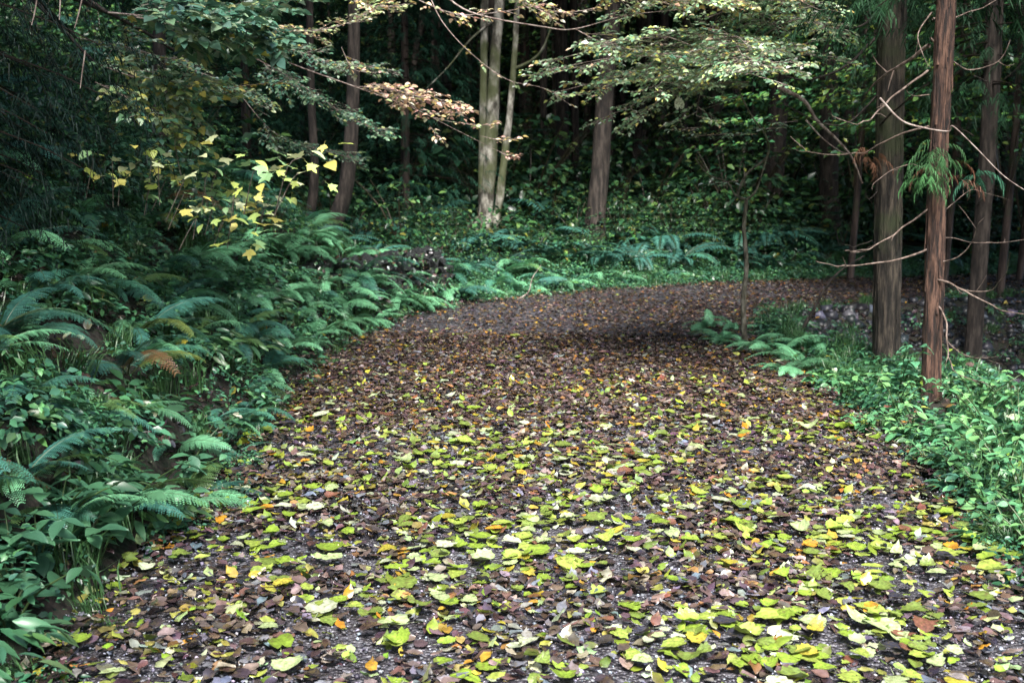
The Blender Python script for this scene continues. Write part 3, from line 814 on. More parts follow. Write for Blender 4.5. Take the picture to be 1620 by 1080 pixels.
# ------------------------------------------------------------------ dry stone wall
wall = thing("stone_wall", "low dark dry stone wall half hidden by ferns left of the bend", "wall", (-1.5, 12.9, 0))
stm = []
for v in range(5):
    rr_ = np.random.default_rng(400 + v)
    import bmesh
    bm = bmesh.new(); me = bpy.data.meshes.new("stone")
    for q_ in range(16):
        c = rr_.uniform(-1, 1, 3); c = np.sign(c) * np.abs(c) ** .35 * .5
        bm.verts.new(c)
    bmesh.ops.convex_hull(bm, input=bm.verts)
    bm.to_mesh(me); bm.free(); me.materials.append(M_STONE); stm.append(me)
wa = gnd(498, 492); wb = gnd(716, 468); wa = wa + (0, .45, 0); wb = wb + (0, .35, 0)
wl = np.linalg.norm((wb - wa)[:2]); wd = (wb - wa) / wl; wd[2] = 0; ang = math.atan2(wd[1], wd[0])
rw = np.random.default_rng(8); zc = -.02
for row in range(6):
    hh = rw.uniform(.08, .125); u = rw.uniform(0, .1)
    while u < wl:
        wv = rw.uniform(.09, .2)
        o = bpy.data.objects.new("stone", stm[int(rw.integers(0, 5))]); COL.objects.link(o); o.parent = wall
        p = wa + wd * (u + wv / 2) + np.array([-wd[1], wd[0], 0]) * (row * .05 + rw.normal(0, .015))
        o.location = p - np.array([-1.5, 12.9, 0]) + np.array([0, 0, zc + hh / 2 - p[2] * 1.0 + .02]); o.scale = (wv, .24, hh * 1.04); o.rotation_euler = (rw.normal(0, .2), rw.normal(0, .14), ang + rw.normal(0, .25))
        u += wv + .012

    zc += hh

n = 420; u_ = rw.uniform(0, wl, n); h_ = rw.uniform(0, .62, n); nrm_ = np.array([-wd[1], wd[0], 0])
P_ = wa[None] + wd[None] * u_[:, None] + nrm_[None] * (h_ * .42 - .14)[:, None]; P_[:, 2] = h_ + .0
mb = MB(); scatter(mb, T_LIT[0], P_ - np.array([-1.5, 12.9, 0]), rand_frames(n, .9, rw), rw.uniform(.03, .07, n), pal(n, [(.1, .06, .05), (.05, .12, .05), (.35, .38, .4), (.07, .16, .08)], [4, 3, 1.2, 3], .2, rw))
mb.obj("dead_leaves", M_FALL, wall, kind="stuff")
# ------------------------------------------------------------------ leafy sprays
def spray(wood, leaf, pts, r0, twigs, tl, lsize, cols, wts, tpl, r, step=.035, droop=.1, sub=True, flat=.28, side=None, start=.15):
    Pm = tube(wood, pts, np.linspace(r0, .0015, len(pts)), 5, (.2, .16, .13), n=6)
    T = np.gradient(Pm, axis=0); T /= np.linalg.norm(T, axis=1)[:, None] + 1e-9
    Ps = []; Ds = []
    def shoot(p, d, L, depth):
        m = max(3, int(L / step)); pr = p.copy(); path = [p.copy()]; dd = d.copy()
        for q in range(m):
            dd = dd + np.array([0, 0, -droop * .12]) + r.normal(0, .06, 3); dd /= np.linalg.norm(dd)
            pr = pr + dd * L / m; path.append(pr.copy())
            sd = np.cross(dd, [0, 0, 1.0]) * (1 if q % 2 else -1)
            Ps.append(pr + r.normal(0, .006, 3)); Ds.append(dd * .6 + sd * .8 + r.normal(0, .15, 3))
            if depth and q % 2 and L > .16:
                shoot(pr, dd * .6 + sd * .75, L * .5 * (1 - q / m) + .04, depth - 1)
        Ps.append(pr); Ds.append(dd)
        tube(wood, [path[0], path[len(path) // 2], path[-1]], [.0022, .0016, .0009], 3, (.17, .13, .1), n=2)
    for k in range(twigs):
        f = start + (1 - start) * (k + r.random() * .7) / twigs; q = min(len(Pm) - 1, int(f * len(Pm)))
        t = T[q]; sd = np.cross(t, [0, 0, 1.0]); sd /= np.linalg.norm(sd) + 1e-9
        sg = (1 if k % 2 else -1) if side is None else side
        dd = t * r.uniform(.3, .8) + sd * sg * r.uniform(.5, 1) + np.array([0, 0, r.normal(0, .14)])
        dd /= np.linalg.norm(dd)
        shoot(Pm[q], dd, tl * (1.1 - .6 * f) * r.uniform(.6, 1.2), 1 if sub else 0)
    if Ps:
        n = len(Ps)
        Nn_ = np.column_stack([r.normal(0, flat, n), r.normal(0, flat, n) - .1, np.ones(n)])
        scatter(leaf, tpl, np.array(Ps), frames(np.array(Ds), Nn_), lsize * r.uniform(.6, 1.3, n), pal(n, cols, wts, .16, r))

BRIGHT = [(.27, .44, .25), (.42, .56, .32), (.5, .58, .18), (.62, .5, .14), (.62, .45, .3), (.17, .33, .19), (.66, .74, .6)]
# --- the crooked sapling on the right with its bright crown
sap = thing("sapling", "thin crooked sapling with a bright small-leaved crown beside the bend of the path", "tree", tuple(gnd(1180, 545)))
B0 = np.array(sap.location); D0 = B0[1]
def rel(b0, L): return [np.asarray(q) - b0 for q in L]
def pp(L, d0, d1=None):
    d1 = d0 if d1 is None else d1
    return [at(a, b, d0 + (d1 - d0) * k / max(1, len(L) - 1)) for k, (a, b) in enumerate(L)]
mb = MB(); tube(mb, rel(B0, [B0 + (0, 0, -.05)] + pp([(1176, 480), (1181, 420), (1177, 360), (1181, 316)], D0)), [.026, .021, .019, .017, .015], 9, ridge=.1)
mb.obj("trunk", M_SAP, sap, True)
limbs = [(pp([(1181, 316), (1163, 308), (1150, 288), (1120, 276), (1100, 250)], D0, D0 - .5), .012),
         (pp([(1166, 311), (1180, 277), (1214, 247), (1211, 214), (1192, 188), (1172, 150), (1165, 120)], D0, D0 - .9), .014),
         (pp([(1181, 316), (1197, 300), (1213, 250)], D0, D0 - .1), .013),
         (pp([(1172, 150), (1135, 165), (1105, 175)], D0 - .85, D0 - 1.2), .006),
         (pp([(1165, 120), (1120, 90), (1050, 70), (960, 60)], D0 - .9, D0 - 1.8), .011),
         (pp([(1165, 120), (1190, 60), (1240, 10), (1260, -60)], D0 - .9, D0 - 1.3), .012)]
for P, rd in limbs:
    mb = MB(); tube(mb, rel(B0, P), np.linspace(rd * .75, rd * .35, len(P)), 7, ridge=.12); mb.obj("branch", M_SAP, sap, True)
rr = np.random.default_rng(66)
CUR = M_LEAF
for k in range(54):
    wood = MB(); lf = MB()
    u = rr.random()
    px = rr.uniform(850, 1330); dd = rr.uniform(D0 - 3.0, D0 - .6)
    lim = 45 + 150 * np.interp(px, [850, 930, 1100, 1250, 1330], [.45, .95, 1, .7, .2]); py = rr.uniform(-90, lim)
    e = at(px, py, dd); s_ = at(rr.uniform(1080, 1220), min(py + rr.uniform(-40, 20), 130), D0 - rr.uniform(.8, 1.6))
    m_ = (e + s_) / 2 + np.array([0, 0, .08])
    spray(wood, lf, rel(B0, [s_, m_, e]), .005, 11, .36, .035, BRIGHT, [9, 8, 4, .8, .5, 8, 1.6], T_SMALL, rr, .028, flat=.55)
    bo = wood.obj("branch", M_TWIG, sap, True); lf.obj("leaves", M_LEAF, bo, kind="stuff")
# small tufts lower down
for (a, b, sc_) in ((1200, 205, .2), (1150, 215, .25), (1100, 215, .3), (1060, 205, .25), (1225, 195, .2), (1130, 290, .2)):
    wood = MB(); lf = MB(); e = at(a, b, D0 - .5); s_ = e + np.array([sc_, .1, .02])
    spray(wood, lf, rel(B0, [s_, (e + s_) / 2, e]), .004, 5, .16, .035, BRIGHT, [6, 5, 2, .5, 1, 8, 1], T_SMALL, rr, .03)
    bo = wood.obj("branch", M_TWIG, sap, True); lf.obj("leaves", M_LEAF, bo, kind="stuff")
# pale leaf hanging in it
b_ = MB(); b_.add(T_ROUND[1][0] - (0, .5, 0), T_ROUND[1][1], (.6, .66, .5)); pl = b_.obj("pale_leaf", M_FALLBIG)
pl.location = at(1075, 166, D0 - 1.4); pl.scale = (.085,) * 3; pl.rotation_euler = (R_(80), R_(12), R_(170)); tag(pl, "pale whitish leaf hanging from the underside of the sapling crown", "leaf")

# --- the maple over the left bank: long thin boughs reaching across the path
mt = thing("maple_tree", "maple leaning over the left bank with long thin boughs of small pink and green leaves", "tree", (-3.6, 6.4, H1(-3.6, 6.4)))
MB0 = np.array(mt.location)
mb = MB(); tube(mb, rel(MB0, [MB0 + (0, 0, -.1), (-3.55, 6.45, 2.6), (-3.4, 6.5, 3.4), (-3.2, 6.7, 4.6), (-3.1, 6.9, 6.5)]), [.09, .08, .07, .06, .04], 10, ridge=.1); mb.obj("trunk", M_TWIGDK, mt, True)
PINK = [(.70, .47, .33), (.72, .56, .32), (.62, .50, .16), (.70, .42, .36), (.42, .54, .26), (.66, .70, .52)]
GRN = [(.13, .28, .18), (.24, .38, .22), (.09, .22, .15), (.36, .44, .18), (.52, .48, .12), (.42, .54, .4)]
boughs = [  # points, d0, d1, radius, twigs, twig length, leaf size, palette, weights, start
    ([(330, 30), (440, 92), (560, 137), (650, 170), (720, 205), (790, 240)], 6.6, 8.6, .009, 0, .2, .03, PINK, [1] * 6, .5),
    ([(560, 137), (620, 142), (690, 160), (735, 172)], 7.2, 7.6, .004, 12, .17, .033, PINK, [6, 5, 2, 3, 1, 1], .1),
    ([(590, 132), (640, 150), (690, 155), (725, 180)], 7.1, 7.5, .003, 12, .16, .035, PINK, [6, 5, 2, 4, 1, 1], .1),
    ([(575, 140), (630, 158), (680, 178), (735, 178)], 7.3, 7.8, .003, 12, .15, .035, PINK, [6, 5, 2, 4, 1, 1], .1),
    ([(650, 170), (700, 190), (760, 198), (785, 195)], 7.8, 8.0, .003, 6, .09, .03, PINK, [3, 3, 2, 3, 3, 2], .3),
    ([(760, 215), (795, 222), (820, 218)], 8.2, 8.2, .003, 4, .09, .03, PINK, [4, 3, 2, 3, 1, 1], .2),
    ([(790, 240), (800, 245), (818, 246)], 8.5, 8.5, .003, 4, .08, .033, PINK, [3, 2, 1, 6, 0, 2], .1),
    ([(680, 200), (690, 212), (700, 222)], 7.9, 7.9, .002, 3, .07, .03, PINK, [2, 3, 2, 1, 2, 4], .1),
    ([(690, -20), (745, 20), (860, 43), (910, 46), (990, 25), (1080, 15)], 7.4, 7.2, .010, 0, .15, .03, PINK, [3, 2, 2, 1, 4, 3], .2),
    ([(910, 46), (960, 70), (1050, 85), (1130, 75)], 7.3, 6.9, .006, 12, .26, .032, GRN, [3, 4, 1, 4, 2, 3], .1),
    ([(800, -10), (850, 12), (900, 20), (960, 8)], 7.4, 7.2, .004, 10, .18, .032, PINK, [3, 3, 4, 1, 3, 2], .1),
    ([(640, -10), (720, 22), (800, 18), (860, 5)], 7.6, 7.2, .004, 8, .16, .032, PINK, [3, 3, 3, 1, 3, 2], .1),
    ([(680, -5), (700, 35), (740, 80), (800, 125), (860, 140), (905, 168)], 7.8, 7.6, .006, 5, .1, .03, PINK, [1, 3, 3, 1, 4, 4], .35),
    ([(860, 140), (890, 150), (915, 150)], 7.6, 7.5, .003, 4, .1, .03, GRN, [1, 2, 1, 3, 2, 3], .2),
    ([(540, 75), (560, 110), (600, 115)], 7.5, 7.5, .003, 5, .13, .03, PINK, [2, 2, 3, 1, 3, 2], .1),
    ([(400, 40), (470, 50), (540, 40), (600, 10)], 8.5, 8.8, .006, 12, .26, .030, PINK, [1, 2, 1, 0, 6, 2], .1),
    ([(380, 60), (450, 75), (530, 100), (600, 105)], 9.2, 9.5, .006, 14, .38, .034, GRN, [4, 5, 3, 1, .2, 2], .1),
    ([(400, 90), (470, 130), (560, 190), (610, 205)], 9.6, 9.8, .006, 14, .38, .034, GRN, [5, 4, 4, 1, .2, 1], .1),
    ([(380, 150), (440, 215), (520, 240), (560, 250)], 9.8, 10, .005, 12, .3, .034, GRN, [5, 5, 3, 1, .2, 2], .2),
    ([(120, 60), (220, 80), (330, 120), (400, 150)], 7.6, 8.2, .006, 14, .4, .036, GRN, [4, 4, 3, 3, 1, 1], .1),
    ([(360, 140), (400, 134), (446, 132)], 7.2, 7.4, .003, 6, .06, .028, [(.6, .42, .06), (.65, .5, .1)], [1, 1], .05),
    ([(150, 100), (230, 130), (280, 150), (320, 135)], 6.2, 6.6, .006, 14, .36, .046, GRN, [3, 5, 2, 4, 2.6, 4], .1),
    ([(150, 130), (210, 160), (260, 190), (285, 205)], 6.0, 6.2, .005, 10, .26, .042, GRN, [3, 4, 2, 5, 4, 2], .1),
    ([(170, 20), (260, 30), (340, 50), (420, 62)], 5.6, 6.2, .007, 15, .4, .06, GRN, [6, 4, 5, 1, .3, 1], .1),
    ([(200, -10), (290, 5), (380, 10), (470, -5)], 6.4, 7.2, .007, 14, .4, .055, GRN, [6, 4, 5, 1, .4, 1], .1),
    ([(540, -10), (590, 10), (640, 8)], 8, 8, .004, 8, .2, .034, PINK, [1, 2, 3, 0, 5, 1], .1),
    ([(900, -30), (1000, -5), (1130, 0), (1260, -10)], 7.2, 7.0, .006, 14, .3, .032, PINK, [2, 2, 4, 0, 6, 2], .1),
]
for (L_, d0, d1, rd, tw, tl, ls, cols, wts, st) in boughs:
    wood = MB(); lf = MB()
    spray(wood, lf, rel(MB0, pp(L_, d0, d1)), rd * .7, int(tw * 1.7), tl * 1.1, ls * 1.15, cols, wts, T_SMALL if ls < .04 else T_OVAL[0], rr, .028, start=st, flat=.5)
    bo = wood.obj("branch", M_TWIG, mt, True)
    if tw: lf.obj("leaves", M_LEAF, bo, kind="stuff")
# the boughs grow from the stem: connect each cluster back to it
for (a, b, d) in ((330, 30, 6.6), (690, -20, 7.4), (120, 60, 7.6), (150, 100, 6.2), (170, 20, 5.6), (400, 90, 9.6), (380, 150, 9.8), (400, 40, 8.5), (200, -10, 6.4)):
    e = at(a, b, d); s_ = np.array([-3.3, 6.6, max(2.6, e[2] * .9 + .3)]); mb = MB()
    tube(mb, rel(MB0, [s_, (s_ + e) / 2 + (0, 0, .15), e]), [.028, .016, .008], 6); mb.obj("branch", M_TWIGDK, mt, True)

# --- shrub with big yellow-green lobed leaves high on the bank
p = np.array([-2.35, 6.9, H1(-2.35, 6.9)])
sh = thing("maple_shrub", "shrub with large yellow-green lobed leaves lit on top of the left bank", "shrub", tuple(p))
YG = [(.36, .5, .14), (.5, .6, .14), (.24, .42, .18), (.6, .56, .14), (.5, .55, .3)]
tips = [(430, 325, 6.6, .12), (408, 335, 6.5, .12), (437, 345, 6.6, .1), (415, 355, 6.5, .11), (390, 320, 6.6, .09), (370, 300, 6.7, .08), (350, 285, 6.8, .07), (330, 275, 6.8, .07), (310, 262, 6.9, .07), (290, 250, 6.9, .07), (255, 235, 7, .08), (275, 262, 7, .08), (300, 282, 6.9, .08), (340, 305, 6.8, .08), (375, 345, 6.6, .08),
        (240, 262, 7, .07), (215, 250, 7, .07), (260, 285, 6.9, .07), (320, 320, 6.7, .08), (355, 330, 6.6, .08), (395, 305, 6.6, .08), (420, 300, 6.6, .06), (230, 285, 6.9, .06), (200, 270, 7, .05), (385, 365, 6.5, .07), (330, 340, 6.6, .07), (290, 315, 6.8, .06), (405, 310, 6.6, .07), (350, 262, 6.9, .06), (325, 240, 6.9, .08), (340, 252, 6.9, .07), (360, 380, 6.4, .06)]
for k in range(150):
    q = tips[int(rr.integers(0, len(tips)))]; tips.append((q[0] + rr.normal(0, 24), q[1] + rr.normal(0, 16), q[2] - .35 + rr.normal(0, .2), rr.uniform(.045, .085)))
for k, (a, b, d, s_) in enumerate(tips):
    e = at(a, b, d) - p
    o = bpy.data.objects.new("leaf", leafmesh(("maple", "maple2", "oval")[k % 3 if k > 14 else k % 2], YG[int(rr.integers(0, 5))])); COL.objects.link(o); o.parent = sh
    o.location = e; o.rotation_euler = (R_(rr.uniform(-45, 20)) , R_(rr.uniform(-30, 30)), R_(rr.uniform(140, 260))); o.scale = (s_,) * 3
    if k % 7 == 0:
        mb = MB(); tube(mb, [e * .86 + (rr.normal(0, .03), 0, -.12), e * .95, e], [.0025, .002, .0015], 4, n=3); mb.obj("stem", M_TWIG, sh)

# ------------------------------------------------------------------ conifers
def needle_spray(b_, p, az, L, r, col, drop=1.0, n=14, wdt=.012):
    el = R_(r.uniform(0, 25)); P = [np.array(p, float)]
    for k in range(6):
        el2 = el - drop * (k / 5) * 1.3
        P.append(P[-1] + L / 6 * np.array([cos(az) * cos(el2), sin(az) * cos(el2), sin(el2)]))
    P = np.array(P)
    V = []; Fc = []
    for k in range(n):
        f = .15 + .85 * k / n; q = f * 6; k0 = min(5, int(q)); c = P[k0] + (P[k0 + 1] - P[k0]) * (q - k0); t = P[k0 + 1] - P[k0]; t /= np.linalg.norm(t) + 1e-9
        sd = np.array([-sin(az), cos(az), 0]) * (1 if k % 2 else -1)
        d = t * .8 + sd * .7 + np.array([0, 0, -.55 * drop]) + r.normal(0, .2, 3); d /= np.linalg.norm(d)
        ln = L * .36 * (1 - .45 * f) * r.uniform(.7, 1.2); w_ = np.cross(d, [0, 0, 1]); w_ = w_ / (np.linalg.norm(w_) + 1e-9) * wdt * L * 1.6
        kk = len(V); V += [c - w_, c + w_, c + d * ln]; Fc.append((kk, kk + 1, kk + 2))
        d2 = t * .3 + sd * .4 + np.array([0, 0, -.9]); d2 /= np.linalg.norm(d2); w2 = np.cross(d2, t); w2 = w2 / (np.linalg.norm(w2) + 1e-9) * wdt * L * 1.4
        kk = len(V); V += [c - w2, c + w2, c + d2 * ln * .7]; Fc.append((kk, kk + 1, kk + 2))
    b_.add(V, Fc, np.asarray(col) * r.uniform(.7, 1.3))
def crown_mesh(seed, z0, z1, rmax, n, L, col, top=.15, wdt=.012):
    r = np.random.default_rng(seed); b_ = MB()
    for k in range(n):
        f = r.random(); z = z0 + (z1 - z0) * f; rad = rmax * (top + (1 - top) * (1 - f) ** .8) * np.interp(f, [0, .08], [.6, 1])
        az = r.random() * 2 * pi; q = rad * r.uniform(.15, .95) ** .7
        needle_spray(b_, (cos(az) * q, sin(az) * q, z - q * .12 + r.normal(0, .1)), az + r.normal(0, .5), L * r.uniform(.6, 1.2), r, col, 1, 12, wdt)
        if k % 9 == 0:
            tube(b_, [(0, 0, z + .1), (cos(az) * q * .6, sin(az) * q * .6, z + .05), (cos(az) * q, sin(az) * q, z - q * .12)], [.010, .006, .003], 3, (.016, .012, .009), n=2)
    return b_
CN = (.02, .06, .04)
CROWN_TALL = [crown_mesh(k, 5.2, 15, 2.0, 240, 1.0, CN, .25, .02).mesh("crown", M_NEED) for k in range(2)]
CROWN_FAR = crown_mesh(5, 6.8, 18, 2.1, 190, 1.1, CN, .25, .02).mesh("crown", M_NEED)
CROWN_YOUNG = [crown_mesh(10 + k, .3, 6.5, 1.45, 1700, .36, (.016, .06, .036), .12, .009).mesh("crown", M_NEED) for k in range(2)]

def trunk_thing(px, py, wpx, mat, label, d=None, lean=(0, 0), crown=None, curve=0, name="cedar_tree", sides=12, group=None, ztop=17, flare=1.5, pts=None):
    if d is None:
        b = gnd(px, py)
    else:
        b = at(px, py, d); b[2] = H1(b[0], b[1])
    rad = wpx / F_PX * b[1] / 2
    t = thing(name, label, "tree", tuple(b), group)
    mb = MB(); rx = np.random.default_rng(int(px))
    L_ = [(0, 0, -.2), (0, 0, .12), (lean[0] * .08, lean[1] * .08, .6), (lean[0] * .3, lean[1] * .3, 2.4), (lean[0] * .6 + curve, lean[1] * .6, 5), (lean[0], lean[1], ztop)]
    tube(mb, L_, [rad * flare * 1.15, rad * flare, rad * 1.12, rad, rad * .9, rad * .35], sides, ridge=.10, seed=px * .37, n=10)
    mb.obj("trunk", mat, t, True)
    if crown is not None:
        c = place("crown", crown, t); c.rotation_euler = (0, 0, rx.random() * 6.28); s = rx.uniform(.85, 1.2); c.scale = (s, s, rx.uniform(.92, 1.1)); c.location = (lean[0] * .5, lean[1] * .5, 0)
    return t, b

def barky(t, b, wpx, mat, h, lean, seed, strips):
    old = [c for c in t.children if c.name.startswith("trunk")][0]; bpy.data.objects.remove(old)
    rad = wpx / F_PX * b[1] / 2; r = np.random.default_rng(seed)
    nz, na_ = int(h / .05), 44; z = np.linspace(-.15, h, nz); th = np.linspace(0, 2 * pi, na_, endpoint=False)
    Z, TH = np.meshgrid(z, th, indexing='ij')
    ca, sa = np.cos(TH), np.sin(TH)
    n1 = fbm(ca * 7 + sa * 3 + seed, sa * 7 + Z * .7 + 20, 3) + .5 * fbm(ca * 16, sa * 16 + Z * 2.2, 2)
    RR = rad * (1 + .18 * (n1 - .75)) * (1 + .28 * np.exp(-np.maximum(Z, 0) * 7)) * (1 + .04 * np.sin(3 * TH + seed) + .03 * (vnoise(Z * 1.5 + seed, Z * 0) - .5))
    cx = lean * np.maximum(Z, 0) / h + .012 * np.sin(Z * 1.3 + seed)
    def P_(zq, tq, rq): return np.stack([np.cos(tq) * rq + lean * np.maximum(zq, 0) / h + .012 * np.sin(zq * 1.3 + seed), np.sin(tq) * rq, zq], -1)
    V = P_(Z, TH, RR).reshape(-1, 3); mb = MB()
    i, j = np.meshgrid(np.arange(nz - 1), np.arange(na_), indexing='ij'); a = (i * na_ + j).ravel(); bq = (i * na_ + (j + 1) % na_).ravel()
    mb.add(V, np.concatenate([np.column_stack([a, bq, bq + na_]), np.column_stack([a, bq + na_, a + na_])]), (.1, .1, .1))
    for k in range(strips):
        z0 = r.uniform(0, min(h - .4, 3.6)); L = r.uniform(.06, .32); t0 = r.uniform(0, 2 * pi); wq = r.uniform(.003, .008) / rad; up = r.uniform(.002, .012) * (r.random() < .35)
        tz = t0 + r.normal(0, .05)
        zs = np.array([z0, z0 + L * .5, z0 + L]); ts = np.array([t0, (t0 + tz) / 2, tz]); lift = np.array([up + .001, .004, .001 + .4 * up]) + rad * 1.02
        lo_ = P_(zs, ts - wq, lift - .003); mi_ = P_(zs, ts, lift + .002); hi_ = P_(zs, ts + wq, lift - .003)
        mb.add(np.concatenate([lo_, mi_, hi_]), [(0, 3, 4), (0, 4, 1), (1, 4, 5), (1, 5, 2), (3, 6, 7), (3, 7, 4), (4, 7, 8), (4, 8, 5)], (.1, .1, .1))
    mb.obj("trunk", mat, t)
# near right: the red-brown young cedar and its dead boughs
ced, cb = trunk_thing(1472, 634, 30, M_CEDAR, "slender red-brown cedar with thin curved dead boughs beside the right verge", sides=26, flare=1.05, crown=None, lean=(-.1, 0), ztop=9)
c2, c2b = trunk_thing(1398, 592, 44, M_CEDARDK, "thick mossy dark cedar just behind the red-brown one", sides=30, flare=1.12, lean=(-.25, 0), crown=None, ztop=13)
c3, c3b = trunk_thing(1540, 575, 26, M_REDBARK, "dark reddish cedar in the shade at the right edge of the photo", sides=14, flare=1.2, lean=(.05, 0), crown=None, ztop=12)
barky(ced, cb, 27, M_CEDAR, 5, -.05, 3, 420)
barky(c2, c2b, 40, M_CEDARDK, 6, -.1, 8, 420)
barky(c3, c3b, 24, M_TWIGDK, 6, .03, 5, 200)
CR_R = crown_mesh(31, 2.3, 7, 1.2, 900, .36, (.014, .045, .02), .3, .008).mesh("crown", M_NEED)
CR_R2 = crown_mesh(32, 2.5, 9, 1.5, 1300, .45, (.012, .04, .018), .3, .008).mesh("crown", M_NEED)
place("crown", CR_R, ced); place("crown", CR_R2, c2); place("crown", CR_R2, c3)
rr = np.random.default_rng(12)
def boughs_of(t, b, lst, mat, d0):
    for (L_, rd, dz) in lst:
        mb = MB(); P = np.array(pp(L_, d0, d0 + dz)); P = _cr(P, 3)
        P = P + rr.normal(0, .006, P.shape) * np.linspace(0, 1, len(P))[:, None] ** .5
        for q_ in range(int(rr.integers(1, 4))):
            k_ = int(rr.integers(len(P) // 3, len(P) - 1)); dq = (P[k_] - P[k_ - 1]); dq /= np.linalg.norm(dq); e_ = P[k_] + (dq * .7 + rr.normal(0, .5, 3)) * rr.uniform(.04, .13)
            tube(mb, rel(b, [P[k_], (P[k_] + e_) / 2 + rr.normal(0, .008, 3), e_]), [rd * .35, rd * .25, rd * .12], 4, n=2)
        tube(mb, rel(b, list(P)), np.linspace(rd * .8, rd * .22, len(P)), 7, ridge=.15, n=2); br = mb.obj("branch", mat, t, True)
ob = [([(1470, 393), (1430, 408), (1370, 419), (1325, 419), (1290, 413)], .0085, -.5), ([(1470, 330), (1428, 360), (1385, 388), (1355, 398), (1337, 397)], .0075, -.35),
      ([(1472, 440), (1500, 447), (1540, 468), (1585, 490), (1640, 501)], .009, -.4), ([(1500, 447), (1530, 460), (1570, 457), (1592, 430), (1597, 398)], .006, -.6),
      ([(1474, 472), (1494, 500), (1498, 540), (1502, 575), (1520, 595), (1576, 609)], .008, -.5), ([(1499, 540), (1520, 560), (1555, 567), (1583, 560), (1600, 535)], .005, -.6),
      ([(1474, 416), (1505, 412), (1530, 395), (1545, 362), (1560, 340)], .006, -.3), ([(1470, 72), (1430, 100), (1392, 124), (1370, 150)], .016, .5), ([(1468, 112), (1430, 140), (1400, 165), (1375, 190), (1345, 196), (1312, 178)], .009, -.4),
      ([(1470, 200), (1420, 214), (1370, 240), (1320, 245), (1280, 240), (1252, 215)], .008, .6), ([(1472, 60), (1500, 90), (1530, 110), (1580, 95), (1600, 60)], .008, .3),
      ([(1474, 20), (1450, 60), (1470, 110)], .006, -.3), ([(1470, 150), (1440, 150), (1436, 130)], .005, -.3), ([(1472, 355), (1500, 330), (1540, 300), (1600, 320)], .004, .4), ([(1476, 30), (1530, 22), (1600, -10)], .008, .4),
      ([(1474, 385), (1495, 375), (1560, 385), (1640, 378)], .004, .3), ([(1470, 270), (1440, 260), (1400, 275), (1380, 300)], .004, -.3)]
boughs_of(ced, cb, ob, M_TWIGRED, cb[1])
ob2 = [([(1390, 300), (1375, 315), (1372, 300), (1392, 265)], .006, -.5), ([(1385, 60), (1330, 110), (1270, 125), (1210, 110)], .014, -.4), ([(1388, 150), (1340, 195), (1290, 190), (1240, 165)], .009, -.3),
       ([(1390, 200), (1420, 170), (1470, 130)], .014, -.6), ([(1380, 380), (1350, 390), (1330, 385)], .005, -.3), ([(1390, 20), (1350, 45), (1300, 40)], .012, -.4)]
boughs_of(c2, c2b, ob2, M_TWIGDK, c2b[1])
boughs_of(c3, c3b, [([(1540, 120), (1580, 130), (1630, 90)], .008, -.4), ([(1540, 215), (1500, 190), (1480, 150)], .008, -.4), ([(1540, 30), (1500, 10), (1450, -20)], .01, -.4), ([(1542, 330), (1570, 300), (1610, 290)], .006, -.4)], M_TWIGDK, c3b[1])
# green drooping tufts on the slender cedar, and the rusty dead one
for (a, b, d, col, n_) in ((1455, 262, -.1, (.05, .13, .05), 5), (1475, 235, -.15, (.05, .13, .05), 5), (1465, 285, -.2, (.05, .14, .05), 6), (1545, 280, .3, (.03, .1, .06), 6), (1490, 250, -.1, (.05, .13, .05), 4), (1385, 5, .2, (.04, .12, .05), 7), (1375, 245, .3, (.12, .06, .035), 4), (1490, 265, -.1, (.11, .05, .03), 2), (1520, 285, .1, (.1, .05, .035), 3)):
    mb = MB(); c = at(a, b, cb[1] + d) - cb
    for k in range(n_ * 2):
        needle_spray(mb, c + rr.normal(0, .025, 3), rr.random() * 6.28, .2 * rr.uniform(.7, 1.2), rr, col, 1.3, 16, .008)
    mb.obj("needle_tuft", M_NEED, ced)
# dead pale boughs hanging through the right part
for (nm, lab, L_, d0, d1, rd, mt_) in (
        ("fallen_branch", "pale broken branch slanting down between the sapling and the mossy cedar", [(1232, 138), (1272, 160), (1292, 190), (1325, 222), (1348, 250), (1364, 290)], 8.6, 8.9, .016, M_TWIG),
        ("fallen_branch", "thin pale branch crossing behind the slender cedar at head height", [(1392, 155), (1425, 190), (1460, 202), (1500, 208), (1508, 200), (1545, 235), (1590, 280), (1640, 312)], 6.4, 6.2, .006, M_TWIG),
        ("fallen_branch", "bare dark branch leaning out of the gully beside the bank", [(1262, 532), (1282, 500), (1300, 465), (1325, 432), (1368, 404)], None, 9.6, .017, M_TWIGDK),
        ("fallen_branch", "thin curved twig standing up at the far edge of the path", [(818, 474), (836, 462), (842, 440), (856, 420)], None, 13.2, .008, M_TWIG),
        ("fallen_branch", "slim pale branch forking down from the pale one near the sapling", [(1275, 190), (1300, 218), (1330, 240), (1342, 242)], 8.5, 8.6, .007, M_TWIG)):
    if d0 is None: d0 = gnd(*L_[0])[1]
    P = pp(L_, d0, d1); mb = MB(); tube(mb, P, np.linspace(rd, rd * .4, len(P)), 7, ridge=.12, n=6)
    o = mb.obj(nm, mt_, smooth=True); tag(o, lab, "branch", "dead branches")

